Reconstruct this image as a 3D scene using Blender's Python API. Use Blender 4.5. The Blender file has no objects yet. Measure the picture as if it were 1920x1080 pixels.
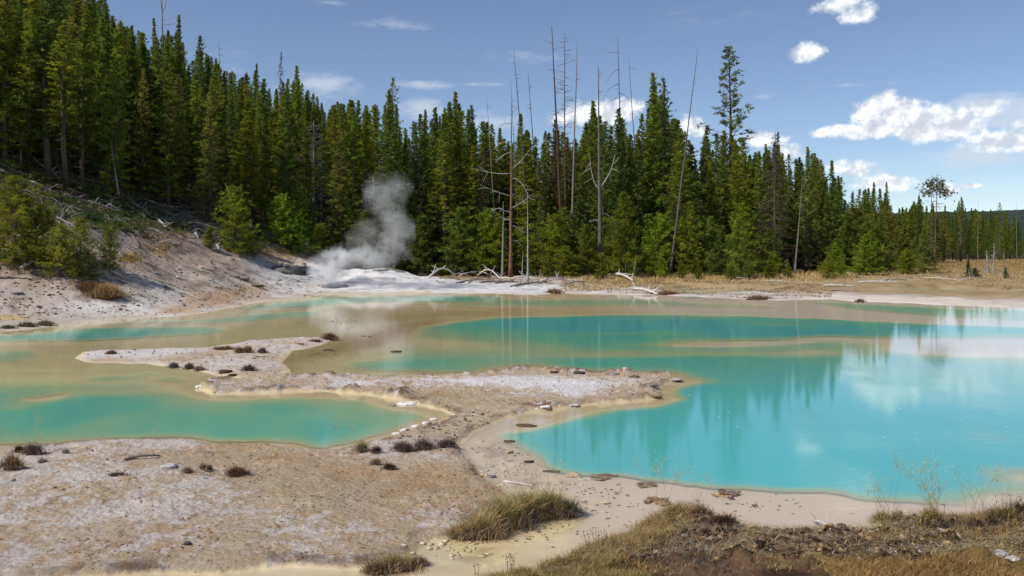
import bpy, math, random
import numpy as np
from mathutils import Vector, Matrix

# ------------------------------------------------------------------ camera, sky, sun, exposure
SC = bpy.context.scene
COL = SC.collection
F = 1660.0      # focal length in photo pixels (1920 wide)
CH = 3.0        # camera height above the water
HY = 470.0      # horizon row in the photo

cam_d = bpy.data.cameras.new('camera')
cam = bpy.data.objects.new('camera', cam_d)
COL.objects.link(cam)
cam.location = (0, 0, CH)
cam.rotation_euler = (math.radians(90), 0, 0)
cam_d.sensor_width = 36
cam_d.lens = F / 1920 * 36
cam_d.shift_y = -(540 - HY) / 1920
cam_d.clip_start = 0.2
cam_d.clip_end = 20000
SC.camera = cam

SUN_EL = 47.0
SUN_V = Vector((-math.cos(math.radians(SUN_EL)) * 0.88, -math.cos(math.radians(SUN_EL)) * 0.47, math.sin(math.radians(SUN_EL)))).normalized()
SUN_AZ = math.atan2(SUN_V.x, SUN_V.y)     # clockwise from +Y

w = bpy.data.worlds.new('World')
SC.world = w
w.use_nodes = True
wn, wl = w.node_tree.nodes, w.node_tree.links
wn.clear()


def wmath(op, a, b=None, c=None):
    n = wn.new('ShaderNodeMath'); n.operation = op
    for i, v in enumerate((a, b, c)):
        if v is None: continue
        if isinstance(v, (int, float)): n.inputs[i].default_value = v
        else: wl.new(v, n.inputs[i])
    return n.outputs[0]


def build_world():
    out = wn.new('ShaderNodeOutputWorld')
    bg = wn.new('ShaderNodeBackground'); bg.inputs['Strength'].default_value = 0.115
    sky = wn.new('ShaderNodeTexSky'); sky.sky_type = 'NISHITA'; sky.sun_disc = False
    sky.sun_elevation = math.radians(SUN_EL)
    sky.sun_rotation = SUN_AZ
    sky.altitude = 2200; sky.air_density = 1.0; sky.dust_density = 0.4; sky.ozone_density = 1.8
    hsv = wn.new('ShaderNodeHueSaturation')
    hsv.inputs['Saturation'].default_value = 0.98; hsv.inputs['Hue'].default_value = 0.503
    hsv.inputs['Value'].default_value = 1.0
    wl.new(sky.outputs[0], hsv.inputs['Color'])
    # clouds as seen from the ground, laid out by compass bearing and height above the horizon
    tc = wn.new('ShaderNodeTexCoord')
    sep = wn.new('ShaderNodeSeparateXYZ'); wl.new(tc.outputs['Generated'], sep.inputs[0])
    az = wmath('MULTIPLY', wmath('ARCTAN2', sep.outputs[0], sep.outputs[1]), 180 / math.pi)
    el = wmath('MULTIPLY', wmath('ARCSINE', sep.outputs[2]), 180 / math.pi)
    comb = wn.new('ShaderNodeCombineXYZ'); wl.new(az, comb.inputs[0]); wl.new(el, comb.inputs[1])
    P = comb.outputs[0]

    def noise(scale, detail, rough, stretch=(1, 1, 1), off=(0, 0, 0)):
        m = wn.new('ShaderNodeMapping'); m.inputs['Scale'].default_value = stretch; m.inputs['Location'].default_value = off
        wl.new(P, m.inputs[0])
        n = wn.new('ShaderNodeTexNoise'); n.inputs['Scale'].default_value = scale
        n.inputs['Detail'].default_value = detail; n.inputs['Roughness'].default_value = rough
        wl.new(m.outputs[0], n.inputs['Vector'])
        return n.outputs['Fac']
    # (centre px, centre py, half width px, half height px, strength)
    puffs = [(1575, 8, 60, 22, 1.15), (1608, 26, 48, 20, 1.1), (1513, 98, 42, 20, 1.5),
             (1660, 214, 74, 44, 2.1), (1730, 230, 98, 40, 2.1), (1620, 246, 96, 18, 1.7), (1790, 238, 70, 28, 1.5), (1545, 250, 40, 10, 1.0),
             (1880, 262, 100, 26, 1.15), (1960, 240, 90, 45, 1.15), (1830, 205, 70, 24, 0.85),
             (1600, 318, 55, 22, 1.25), (1660, 345, 62, 22, 1.35), (1770, 353, 50, 13, 1.2), (1815, 348, 30, 6, 1.0),
             (1130, 212, 90, 30, 1.3), (1170, 200, 50, 18, 1.2), (1060, 222, 50, 14, 0.8), (1295, 240, 45, 24, 1.1), (1425, 262, 60, 20, 1.2), (1484, 285, 34, 20, 1.0)]
    veils = [(1865, 210, 140, 44, 1.7), (1835, 292, 140, 30, 1.2), (605, 160, 95, 34, 0.85), (560, 185, 80, 40, 0.7), (790, 205, 70, 28, 0.85),
             (800, 160, 80, 11, 0.7), (890, 158, 80, 6, 0.6), (740, 48, 90, 18, 0.42), (980, 106, 110, 16, 0.35), (910, 230, 90, 30, 0.75),
             (1430, 182, 40, 10, 0.35), (1590, 160, 200, 7, 0.3), (610, 4, 80, 9, 0.35), (420, 120, 120, 30, 0.3), (1320, 40, 150, 30, 0.12)]

    def field(lst):
        acc = None
        for (px, py, rx, ry, s) in lst:
            x = (px - 960) / F; z = (HY - py) / F
            a = math.degrees(math.atan2(x, 1)); e = math.degrees(math.asin(z / math.sqrt(1 + x * x + z * z)))
            ra = math.degrees(rx / F / (1 + x * x)); re = math.degrees(ry / F / math.sqrt(1 + x * x))
            m = wn.new('ShaderNodeMapping'); m.vector_type = 'POINT'
            m.inputs['Scale'].default_value = (1 / ra, 1 / re, 1); m.inputs['Location'].default_value = (-a / ra, -e / re, 0)
            wl.new(P, m.inputs[0])
            ln = wn.new('ShaderNodeVectorMath'); ln.operation = 'LENGTH'; wl.new(m.outputs[0], ln.inputs[0])
            v = wmath('MULTIPLY', wmath('SUBTRACT', 1.0, ln.outputs['Value']), s)
            acc = v if acc is None else wmath('MAXIMUM', acc, v)
        return acc
    n1 = noise(0.85, 9, 0.6)
    n2 = noise(0.42, 7, 0.62, (1, 3.2, 1), (7, 3, 0))
    n3 = noise(2.1, 6, 0.6, (1, 1.3, 1), (1, 9, 0))

    def smooth(v, a, b):
        r = wn.new('ShaderNodeMapRange'); r.interpolation_type = 'SMOOTHSTEP'
        r.inputs['From Min'].default_value = a; r.inputs['From Max'].default_value = b
        wl.new(v, r.inputs['Value'])
        return r.outputs['Result']
    pf = field(puffs)
    pd = wmath('ADD', pf, wmath('MULTIPLY', wmath('SUBTRACT', n1, 0.5), 2.1))
    pd = wmath('ADD', pd, wmath('MULTIPLY', wmath('SUBTRACT', n3, 0.5), 0.8))
    pd = wmath('MULTIPLY', pd, smooth(pf, -0.55, 0.12))
    puff = smooth(pd, -0.04, 0.85)
    vf = field(veils)
    vd = wmath('ADD', vf, wmath('MULTIPLY', wmath('SUBTRACT', n2, 0.5), 1.8))
    veil = wmath('MULTIPLY', smooth(wmath('MULTIPLY', vd, smooth(vf, -0.3, 0.3)), 0.02, 0.95), 0.62)
    # fair weather cumulus for the rest of the sky, outside the picture
    n4 = noise(0.075, 8, 0.6, (1, 2.0, 1), (31, 12, 0))
    side = smooth(wmath('ABSOLUTE', az), 36, 55)
    band = wmath('MULTIPLY', smooth(el, 1, 6), side)
    rest = wmath('MULTIPLY', smooth(n4, 0.56, 0.68), band)
    cl = wmath('MAXIMUM', puff, rest)
    # thick parts and undersides a little greyer
    n1b = noise(0.85, 5, 0.55, (1, 1, 1), (0.35, -0.45, 0))
    shade = wmath('SUBTRACT', n1b, n1)
    sh = smooth(shade, -0.16, 0.14)
    mixc = wn.new('ShaderNodeMix'); mixc.data_type = 'RGBA'
    mixc.inputs[6].default_value = (9.7, 9.8, 10.0, 1); mixc.inputs[7].default_value = (5.6, 6.1, 6.9, 1)
    wl.new(sh, mixc.inputs[0])
    m1 = wn.new('ShaderNodeMix'); m1.data_type = 'RGBA'
    wl.new(veil, m1.inputs[0]); wl.new(hsv.outputs[0], m1.inputs[6]); m1.inputs[7].default_value = (6.0, 6.6, 7.5, 1)
    m2 = wn.new('ShaderNodeMix'); m2.data_type = 'RGBA'
    wl.new(cl, m2.inputs[0]); wl.new(m1.outputs[2], m2.inputs[6]); wl.new(mixc.outputs[2], m2.inputs[7])
    wl.new(m2.outputs[2], bg.inputs['Color'])
    wl.new(bg.outputs[0], out.inputs[0])


build_world()
sun_d = bpy.data.lights.new('sun', 'SUN'); sun_d.energy = 4.2; sun_d.angle = math.radians(0.53); sun_d.color = (1, 0.955, 0.88)
sun = bpy.data.objects.new('sun', sun_d); COL.objects.link(sun)
sun.rotation_euler = SUN_V.to_track_quat('Z', 'Y').to_euler()
sun.location = (0, 0, 60)
SC.view_settings.view_transform = 'Standard'
SC.view_settings.look = 'None'
SC.view_settings.exposure = 0.0
SC.view_settings.gamma = 1
SC.view_settings.use_curve_mapping = False
SC.render.engine = 'CYCLES'
SC.cycles.max_bounces = 8
SC.cycles.diffuse_bounces = 3
SC.cycles.glossy_bounces = 3
SC.cycles.transparent_max_bounces = 12
SC.cycles.volume_bounces = 4
SC.cycles.volume_step_rate = 1.0
SC.cycles.volume_max_steps = 96
SC.cycles.use_denoising = True
SC.cycles.sample_clamp_indirect = 6

rng = np.random.default_rng(7)
random.seed(7)
U = random.uniform

# ------------------------------------------------------------------ numpy noise


def _hash(ix, iy, seed):
    h = (ix.astype(np.int64) * 374761393 + iy.astype(np.int64) * 668265263 + seed * 982451653) & 0xFFFFFFFF
    h = ((h ^ (h >> 13)) * 1274126177) & 0xFFFFFFFF
    h = ((h ^ (h >> 16)) * 2246822519) & 0xFFFFFFFF
    return h ^ (h >> 15)


def pnoise(x, y, seed=0):
    ix = np.floor(x); iy = np.floor(y)
    fx = (x - ix).astype(np.float32); fy = (y - iy).astype(np.float32)
    ux = fx * fx * (3 - 2 * fx); uy = fy * fy * (3 - 2 * fy)

    def g(i, j, dx, dy):
        a = (_hash(i, j, seed) & 1023).astype(np.float32) * np.float32(2 * math.pi / 1024)
        return np.cos(a) * dx + np.sin(a) * dy
    n00 = g(ix, iy, fx, fy); n10 = g(ix + 1, iy, fx - 1, fy)
    n01 = g(ix, iy + 1, fx, fy - 1); n11 = g(ix + 1, iy + 1, fx - 1, fy - 1)
    return ((n00 * (1 - ux) + n10 * ux) * (1 - uy) + (n01 * (1 - ux) + n11 * ux) * uy) * 1.5


def fbm(x, y, oct=4, seed=0, gain=0.5):
    s = 0; a = 1; t = 0
    for o in range(oct):
        s = s + a * pnoise(x * 2 ** o + o * 17.3, y * 2 ** o - o * 9.1, seed + o)
        t += a; a *= gain
    return s / t


def sstep(v, a, b):
    t = np.clip((v - a) / (b - a), 0, 1)
    return t * t * (3 - 2 * t)


def sdf(X, Y, poly):
    """signed distance to a polygon, positive inside"""
    P = np.asarray(poly, dtype=np.float32)
    X = X.astype(np.float32); Y = Y.astype(np.float32)
    best = np.full(X.shape, 1e12, np.float32)
    ins = np.zeros(X.shape, bool)
    n = len(P)
    for i in range(n):
        ax, ay = P[i]; bx, by = P[(i + 1) % n]
        ex, ey = bx - ax, by - ay
        wx = X - ax; wy = Y - ay
        L = ex * ex + ey * ey + 1e-9
        t = np.clip((wx * ex + wy * ey) / L, 0, 1)
        dx = wx - ex * t; dy = wy - ey * t
        best = np.minimum(best, dx * dx + dy * dy)
        if ay != by:
            c = ((ay > Y) != (by > Y)) & (X < (bx - ax) * (Y - ay) / (by - ay) + ax)
            ins ^= c
    d = np.sqrt(best)
    return np.where(ins, d, -d)


def flat(px, py):
    Y = CH * F / max(py - HY, 3.0)
    return ((px - 960) / F * Y, Y)


def FP(pts):
    return [flat(*p) for p in pts]


# ------------------------------------------------------------------ terrain
HILL = [(-60, 31), (-30, 35), (-22, 38.5), (-16.6, 42), (-15, 48), (-14.8, 56), (-13.8, 66), (-10.5, 78), (-5, 92), (4, 112), (20, 160), (40, 300), (-500, 300), (-500, 31)]
L_BANK = FP([(-900, 680), (-300, 648), (0, 624), (60, 618), (110, 612), (160, 604), (250, 598), (330, 594), (400, 586), (440, 577), (500, 567), (560, 558), (600, 553),
             (680, 552), (760, 549), (860, 549), (960, 551), (1000, 553), (1060, 549), (1110, 551), (1200, 553), (1300, 556), (1400, 562), (1480, 563), (1560, 562),
             (1600, 565), (1680, 568), (1780, 573), (1920, 578), (2300, 594), (3200, 640)]) + [(900, 60), (3000, 2000), (-3000, 2000), (-3000, 20)]
P_A = FP([(1244, 542), (1300, 539), (1400, 541), (1470, 542), (1440, 546), (1400, 549), (1330, 551), (1260, 551), (1230, 546)])
P_B = FP([(1250, 557), (1300, 555), (1355, 558), (1300, 560)])
P_C = FP([(1660, 541), (1760, 540), (1875, 545), (1800, 548), (1700, 546)])
L_A = FP([(-900, 880), (-300, 848), (0, 839), (50, 837), (150, 831), (210, 827), (280, 826), (350, 824), (420, 830), (500, 834), (560, 844), (610, 845), (660, 835), (700, 826),
          (740, 816), (790, 799), (822, 786), (838, 777), (815, 768), (780, 761), (735, 748), (690, 741), (600, 735), (540, 737), (470, 740), (400, 738), (362, 728), (372, 720),
          (420, 712), (500, 709), (620, 707), (760, 705), (860, 704), (930, 700), (960, 690), (1000, 688), (1060, 697), (1120, 700), (1180, 702), (1240, 705), (1282, 713),
          (1245, 720), (1215, 733), (1242, 744), (1190, 753), (1130, 757), (1095, 761), (1040, 766), (1000, 772), (960, 784), (925, 800), (895, 812), (870, 832), (880, 850), (905, 872), (930, 900),
          (965, 925), (1000, 940), (960, 960), (880, 1000), (820, 1022), (790, 1060), (680, 1074), (500, 1076), (350, 1084), (0, 1100), (-900, 1140)])
L_S = FP([(122, 674), (145, 659), (200, 655), (250, 655), (380, 650), (440, 641), (520, 634), (600, 632), (640, 636), (600, 650), (545, 660), (535, 680), (550, 704), (510, 714),
          (430, 712), (380, 701), (330, 694), (250, 685), (150, 682)])
L_R = FP([(780, 1130), (960, 1062), (1060, 1030), (1150, 1000), (1190, 972), (1230, 955), (1290, 950), (1345, 962), (1400, 984), (1480, 990), (1570, 992), (1620, 984),
          (1650, 968), (1760, 964), (1850, 968), (1920, 956), (2400, 945), (3000, 1000), (3000, 1500), (780, 1500)])
# narrow beach strips between pools: barely above the water, smooth
D_MAIN = FP([(1690, 604), (1550, 597), (1400, 591), (1240, 588), (1100, 589), (960, 592), (900, 596), (830, 603), (775, 614), (750, 632), (700, 650), (650, 666), (612, 684), (640, 694),
             (700, 699), (800, 701), (900, 700), (945, 692), (1000, 686), (1060, 694), (1180, 700), (1250, 703), (1292, 713), (1250, 723), (1225, 735), (1252, 746), (1200, 757), (1110, 766), (1060, 782),
             (985, 800), (918, 813), (950, 834), (985, 852), (1005, 870), (1050, 884), (1090, 891), (1170, 896), (1240, 906), (1340, 916), (1450, 922), (1560, 930), (1640, 943), (1780, 950),
             (1920, 946), (2600, 930), (2600, 630), (1920, 612)])
D_LEFT = FP([(-500, 712), (0, 706), (100, 703), (200, 702), (290, 706), (345, 722), (400, 743), (470, 745), (560, 742), (640, 742), (700, 747), (760, 764), (826, 781), (780, 798), (735, 814),
             (690, 824), (650, 833), (610, 843), (560, 842), (500, 832), (420, 828), (350, 822), (280, 824), (200, 825), (150, 829), (0, 837), (-500, 856)])
D_FR = FP([(1500, 566), (1600, 568), (1700, 573), (1920, 581), (2600, 606), (2600, 625), (1920, 603), (1800, 597), (1700, 591), (1640, 586), (1580, 578)])
D_FM = FP([(760, 572), (900, 560), (1100, 558), (1220, 560), (1360, 568), (1480, 573), (1480, 579), (1300, 577), (1100, 576), (960, 577), (860, 576)])
D_L1 = FP([(-300, 640), (20, 626), (100, 619), (150, 614), (250, 612), (400, 610), (436, 613), (448, 619), (420, 625), (340, 631), (230, 637), (150, 641), (60, 640), (-300, 655)])
D_L2 = FP([(140, 608), (250, 602), (350, 599), (450, 590), (560, 583), (610, 583), (600, 590), (560, 597), (480, 603), (400, 607), (300, 608)])
D_L3 = FP([(405, 579), (500, 568), (600, 557), (720, 555), (860, 553), (960, 556), (960, 562), (860, 567), (720, 567), (640, 571), (560, 577), (470, 581)])
D_L4 = FP([(-300, 668), (0, 655), (80, 650), (112, 663), (60, 682), (-300, 700)])
PUFFS = [(205, 710, 60, 7, .18), (265, 703, 26, 4, .12), (315, 712, 42, 5, .12), (70, 696, 60, 4, .10), (480, 577, 50, 4, .1), (620, 570, 50, 5, .1)]
SHOALS = [(1330, 646, 150, 6, .95), (1440, 640, 170, 5, 1.0), (1560, 634, 120, 4, .8), (1130, 663, 170, 8, .5), (860, 648, 260, 30, .66), (1350, 660, 220, 9, .62), (1540, 662, 110, 10, .55), (1000, 650, 120, 8, .35),
          (1800, 655, 240, 19, 1.02), (1950, 650, 260, 26, 1.02), (1700, 640, 110, 8, .9), (1120, 625, 200, 3, .35), (1500, 608, 130, 3, .3),
          (700, 668, 60, 12, .75), (820, 640, 60, 5, .4), (760, 690, 120, 6, .0), (60, 748, 60, 8, .75), (100, 742, 26, 5, .95), (10, 765, 50, 12, .45), (200, 735, 180, 8, .45),
          (1960, 900, 120, 26, .75), (1900, 935, 90, 18, .85)]


def hill_h(X, Y):
    d = np.maximum(sdf(X, Y, HILL), 0)
    h = 0.47 * (np.sqrt(d * d + 6.0) - 2.45)
    h = 27 * (1 - np.exp(-h / 27)) * 1.15
    return h, d


def mounds(X, Y):
    def gb(cx, cy, rx, ry, a):
        return a * np.exp(-(((X - cx) / rx) ** 2 + ((Y - cy) / ry) ** 2))
    m = gb(-11.2, 69.0, 4.2, 3.6, 1.0) + gb(-7.0, 70, 4.5, 3.0, 0.45) + gb(-14.5, 71, 3.0, 3.0, 0.5)
    m = m + gb(-15.6, 64.5, 1.6, 2.0, 0.45)
    m = m * (1 + .5 * fbm(X / 2.2, Y / 1.1, 4, 143))
    return m


def terrain(X, Y, detail=True):
    """height plus masks"""
    X = np.asarray(X, dtype=np.float64); Y = np.asarray(Y, dtype=np.float64)
    h, d = hill_h(X, Y)
    k = np.clip(Y, 8, 90) * 0.011
    wx = fbm(X / (k * 9), Y / (k * 9), 4, 3) * k * 2.0; wy = fbm(X / (k * 9) + 40, Y / (k * 9), 4, 5) * k * 3.0
    Xw, Yw = X + wx, Y + wy
    bank = sdf(Xw, Yw, L_BANK)
    la = sdf(Xw, Yw, L_A); ls = sdf(Xw, Yw, L_S); lr = sdf(Xw, Yw, L_R)
    pa = sdf(Xw, Yw, P_A); pb = sdf(Xw, Yw, P_B); pc = sdf(Xw, Yw, P_C)
    far = 0.62 * sstep(Y, 64, 88)
    low = -0.014
    zl = low + 0.055 * sstep(bank, 0.0, 0.9) + 0.010 * np.clip(bank, 0, 12)
    zl = zl + far * sstep(bank, 0, 10)
    za = low + 0.075 * sstep(la, -0.02, 0.30) + 0.05 * sstep(la, 0.6, 3.0)
    zs = low + 0.070 * sstep(ls, 0, 0.8)
    zr = low + 0.10 * sstep(lr, 0, 0.5) + 0.05 * sstep(lr, 0.4, 1.6)
    land = np.maximum(np.maximum(zl, za), np.maximum(zs, zr))
    # pools
    dep = np.zeros_like(X)
    for (poly, mx, s) in ((D_MAIN, 0.66, 1.5), (D_LEFT, 0.52, 1.3), (D_FR, 0.24, 1.2), (D_FM, 0.15, 1.6), (D_L1, 0.5, 1.2), (D_L2, 0.3, 1.1), (D_L3, 0.26, 1.1), (D_L4, 0.34, 1.6)):
        sd = sdf(Xw, Yw, poly)
        sy = s * (.36 + .64 * sstep(Y, 13, 23))
        q = mx * (1 - np.exp(-np.maximum(sd + .04, 0) / sy)) * sstep(sd, -.04, sy * .6)
        if poly is D_LEFT: q = q * (1 - .8 * sstep(Y + .4 * wx, 16.6, 20.6))
        dep = np.maximum(dep, q)
    for pp, mx in ((pa, .12), (pb, .25), (pc, .2)):
        m = sstep(pp, -0.2, 1.2)
        dep = np.maximum(dep, mx * m); land = land * (1 - sstep(pp, -0.5, 0.3)) + low * sstep(pp, -0.5, 0.3)
    PXs = 960 + X / np.maximum(Y, 1) * F; PYs = HY + CH * F / np.maximum(Y, 1)
    for (px, py, rx, ry, a) in PUFFS:
        cx, cy = flat(px, py); RX = rx / F * cy; RY = ry * cy * cy / (CH * F)
        dep = np.maximum(dep, a * np.exp(-(((Xw - cx) / RX) ** 2 + ((Yw - cy) / RY) ** 2) * 1.2) - 0.01)
    for (px, py, rx, ry, a) in SHOALS:
        cx, cy = flat(px, py); RX = rx / F * cy; RY = ry * cy * cy / (CH * F)
        q = np.exp(-(((Xw - cx) / RX) ** 2 + ((Yw - cy) / RY) ** 2))
        dep = dep * (1 - np.clip(a * q * 1.25, 0, 0.985))
    dep = dep * np.clip(1 + 0.9 * fbm(X / 5, Y / 7, 4, 21), .25, 2)
    isl = (land > low + 0.004)
    wet = land - dep * .28 * (~isl)
    z = wet + h + mounds(X, Y)
    dry = sstep(land, low + 0.004, 0.035)
    if detail:
        n1 = fbm(X / 1.1, Y / 1.1, 5, 31, 0.55); n2 = fbm(X / 0.28, Y / 0.28, 4, 37, 0.6)
        clod = np.clip(n2 * 1.2 + n1 * 0.7 - 0.12, 0, 1)
        rimn = np.clip(fbm(X / .9, Y / .9, 4, 151, .6) + .08, 0, 1)
        z = z + sstep(la, .04, .16) * (1 - sstep(la, .25, .7)) * rimn * .30 * sstep(Y, 15.5, 18)
        fr = sstep(lr, 0.0, 0.7)
        near = 1 - sstep(Y, 20, 60)
        n3 = fbm(X / 0.11, Y / 0.11, 3, 39, 0.6)
        z = z + dry * (n1 * (0.026 + 0.05 * sstep(Y, 20, 70)) + n2 * 0.020 * near + n3 * .012 * near + clod * 0.034 * near)
        lump = sstep(fbm(X / 1.7, Y / .9, 4, 131, .6), .08, .3) * np.abs(fbm(X / .22, Y / .12, 3, 133)) 
        z = z + dry * sstep(la, .2, .8) * near * lump * .065
        z = z + fr * (np.abs(n2) * 0.13 + fbm(X / 0.35, Y / 0.35, 3, 47) * 0.08)
        rill = np.abs(fbm(X / 2.2 + Y / 9, Y / 5, 4, 53))
        z = z + sstep(h, 0.2, 2.0) * (rill * 0.35 + fbm(X / 6, Y / 6, 4, 59) * 0.7)
        z = z + sstep(bank, 0.3, 3) * (1 - sstep(h, 0, 2)) * sstep(Y, 40, 60) * fbm(X / 1.6, Y / 2.5, 4, 61) * 0.14
    return z, dict(h=h, d=d, bank=bank, la=la, ls=ls, lr=lr, dep=dep, dry=dry, land=land)


GRID = {}


def gz(x, y):
    if not GRID or not (5 < y < 380): return float(terrain(np.array([x]), np.array([y]))[0][0])
    Ys, us, Z = GRID['Y'], GRID['u'], GRID['Z']
    u = x / y
    i = min(max(int(np.searchsorted(Ys, y)) - 1, 0), len(Ys) - 2); j = min(max(int(np.searchsorted(us, u)) - 1, 0), len(us) - 2)
    a = (y - Ys[i]) / (Ys[i + 1] - Ys[i]); b = min(max((u - us[j]) / (us[j + 1] - us[j]), 0), 1)
    return float((Z[i, j] * (1 - b) + Z[i, j + 1] * b) * (1 - a) + (Z[i + 1, j] * (1 - b) + Z[i + 1, j + 1] * b) * a)


_ys = np.concatenate([np.arange(7.5, 40, 0.12), np.arange(40, 140, 0.25), np.arange(140, 420, 3)])


def hit(px, py):
    """where the line of sight through a photo pixel meets the ground"""
    u = (px - 960) / F
    if GRID:
        ys = GRID['Y']; k = len(ys[ys < 420]); ys = ys[:k]
        j = min(max(int(np.searchsorted(GRID['u'], u)) - 1, 0), len(GRID['u']) - 2)
        b = (u - GRID['u'][j]) / (GRID['u'][j + 1] - GRID['u'][j])
        Z = GRID['Z'][:k, j] * (1 - b) + GRID['Z'][:k, j + 1] * b
    else:
        ys = _ys; Z, _ = terrain(u * ys, ys)
    Z = np.maximum(Z, -.012)
    ray = CH + (HY - py) / F * ys
    b = np.nonzero(Z >= ray)[0]
    if len(b) == 0:
        y = 130.0; return u * y, y, gz(u * y, y)
    i = int(b[0]); y = float(ys[i])
    if i > 0:
        a0 = Z[i - 1] - ray[i - 1]; a1 = Z[i] - ray[i]
        t = -a0 / (a1 - a0 + 1e-9)
        y = float(ys[i - 1] + (y - ys[i - 1]) * np.clip(t, 0, 1))
    return u * y, y, gz(u * y, y)


def HP(pts):
    return [hit(*p)[:2] for p in pts]


# ------------------------------------------------------------------ mesh and material helpers
def np_mesh(name, V, Fc, col=None, mat=None, smooth=False):
    me = bpy.data.meshes.new(name)
    V = np.ascontiguousarray(V, np.float32); Fc = np.ascontiguousarray(Fc, np.int32)
    k = Fc.shape[1]
    me.vertices.add(len(V)); me.vertices.foreach_set('co', V.ravel())
    me.loops.add(Fc.size); me.loops.foreach_set('vertex_index', Fc.ravel())
    me.polygons.add(len(Fc)); me.polygons.foreach_set('loop_start', np.arange(0, Fc.size, k, dtype=np.int32))
    if smooth:
        me.polygons.foreach_set('use_smooth', np.ones(len(Fc), bool))
    me.update(calc_edges=True)
    if col is not None:
        C4 = np.ones((len(V), 4), np.float32); C4[:, :3] = col
        a = me.color_attributes.new('col', 'FLOAT_COLOR', 'POINT'); a.data.foreach_set('color', C4.ravel())
    if mat: me.materials.append(mat)
    return me


def link(name, me, parent=None, loc=(0, 0, 0)):
    o = bpy.data.objects.new(name, me); COL.objects.link(o); o.location = loc
    if parent: o.parent = parent
    return o


def tag(o, label=None, cat=None, group=None, kind=None):
    if label: o['label'] = label
    if cat: o['category'] = cat
    if group: o['group'] = group
    if kind: o['kind'] = kind
    return o


class Geo:
    def __init__(s): s.v = []; s.f = []; s.c = []; s.n = 0

    def add(s, V, Fc, c=(1, 1, 1)):
        V = np.asarray(V, np.float32); Fc = np.asarray(Fc, np.int32)
        s.v.append(V); s.f.append(Fc + s.n); s.n += len(V)
        C = np.empty((len(V), 3), np.float32); C[:] = c; s.c.append(C)

    def tube(s, pts, rad, sides=6, c=(1, 1, 1), cap=True):
        pts = np.asarray(pts, np.float64); n = len(pts)
        rad = np.broadcast_to(np.asarray(rad, np.float64), (n,))
        tan = np.gradient(pts, axis=0); tan /= np.linalg.norm(tan, axis=1)[:, None] + 1e-9
        ref = np.array([0, 0, 1.0]) if abs(tan[:, 2]).mean() < 0.8 else np.array([1.0, 0, 0])
        a = np.cross(tan, ref); a /= np.linalg.norm(a, axis=1)[:, None] + 1e-9
        b = np.cross(tan, a)
        th = np.arange(sides) * 2 * math.pi / sides
        V = pts[:, None, :] + rad[:, None, None] * (np.cos(th)[None, :, None] * a[:, None, :] + np.sin(th)[None, :, None] * b[:, None, :])
        V = V.reshape(-1, 3)
        i = np.arange(n - 1)[:, None] * sides; j = np.arange(sides)[None, :]; j2 = (j + 1) % sides
        q = np.stack([i + j, i + j2, i + sides + j2, i + sides + j], -1).reshape(-1, 4)
        t = np.concatenate([q[:, [0, 1, 2]], q[:, [0, 2, 3]]])
        if cap:
            e = (n - 1) * sides
            t = np.concatenate([t, [[e, e + k, e + k + 1] for k in range(1, sides - 1)], [[0, k + 1, k] for k in range(1, sides - 1)]])
        s.add(V, t, c)

    def mesh(s, name, mat, smooth=False):
        return np_mesh(name, np.concatenate(s.v), np.concatenate(s.f), np.concatenate(s.c), mat, smooth)


def new_mat(name):
    m = bpy.data.materials.new(name); m.use_nodes = True
    n = m.node_tree.nodes; n.clear()
    out = n.new('ShaderNodeOutputMaterial')
    return m, n, m.node_tree.links, out


def attr(n, name='col'):
    a = n.new('ShaderNodeAttribute'); a.attribute_name = name
    return a


def mat_foliage(name, base=None, trans=0.5):
    """needle foliage: the tree's own tint (object colour) times a tuft by tuft variation"""
    m, n, l, out = new_mat(name)
    a = attr(n); oi = n.new('ShaderNodeObjectInfo')
    mul = n.new('ShaderNodeMix'); mul.data_type = 'RGBA'; mul.blend_type = 'MULTIPLY'; mul.inputs[0].default_value = 1
    l.new(a.outputs['Color'], mul.inputs[6])
    if base: mul.inputs[7].default_value = (*base, 1)
    else: l.new(oi.outputs['Color'], mul.inputs[7])
    p = n.new('ShaderNodeBsdfPrincipled'); p.inputs['Roughness'].default_value = 0.6; p.inputs['Specular IOR Level'].default_value = 0.25
    t = n.new('ShaderNodeBsdfTranslucent')
    l.new(mul.outputs[2], p.inputs['Base Color']); l.new(mul.outputs[2], t.inputs['Color'])
    mx = n.new('ShaderNodeMixShader'); mx.inputs[0].default_value = trans
    l.new(p.outputs[0], mx.inputs[1]); l.new(t.outputs[0], mx.inputs[2]); l.new(mx.outputs[0], out.inputs[0])
    return m


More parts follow.
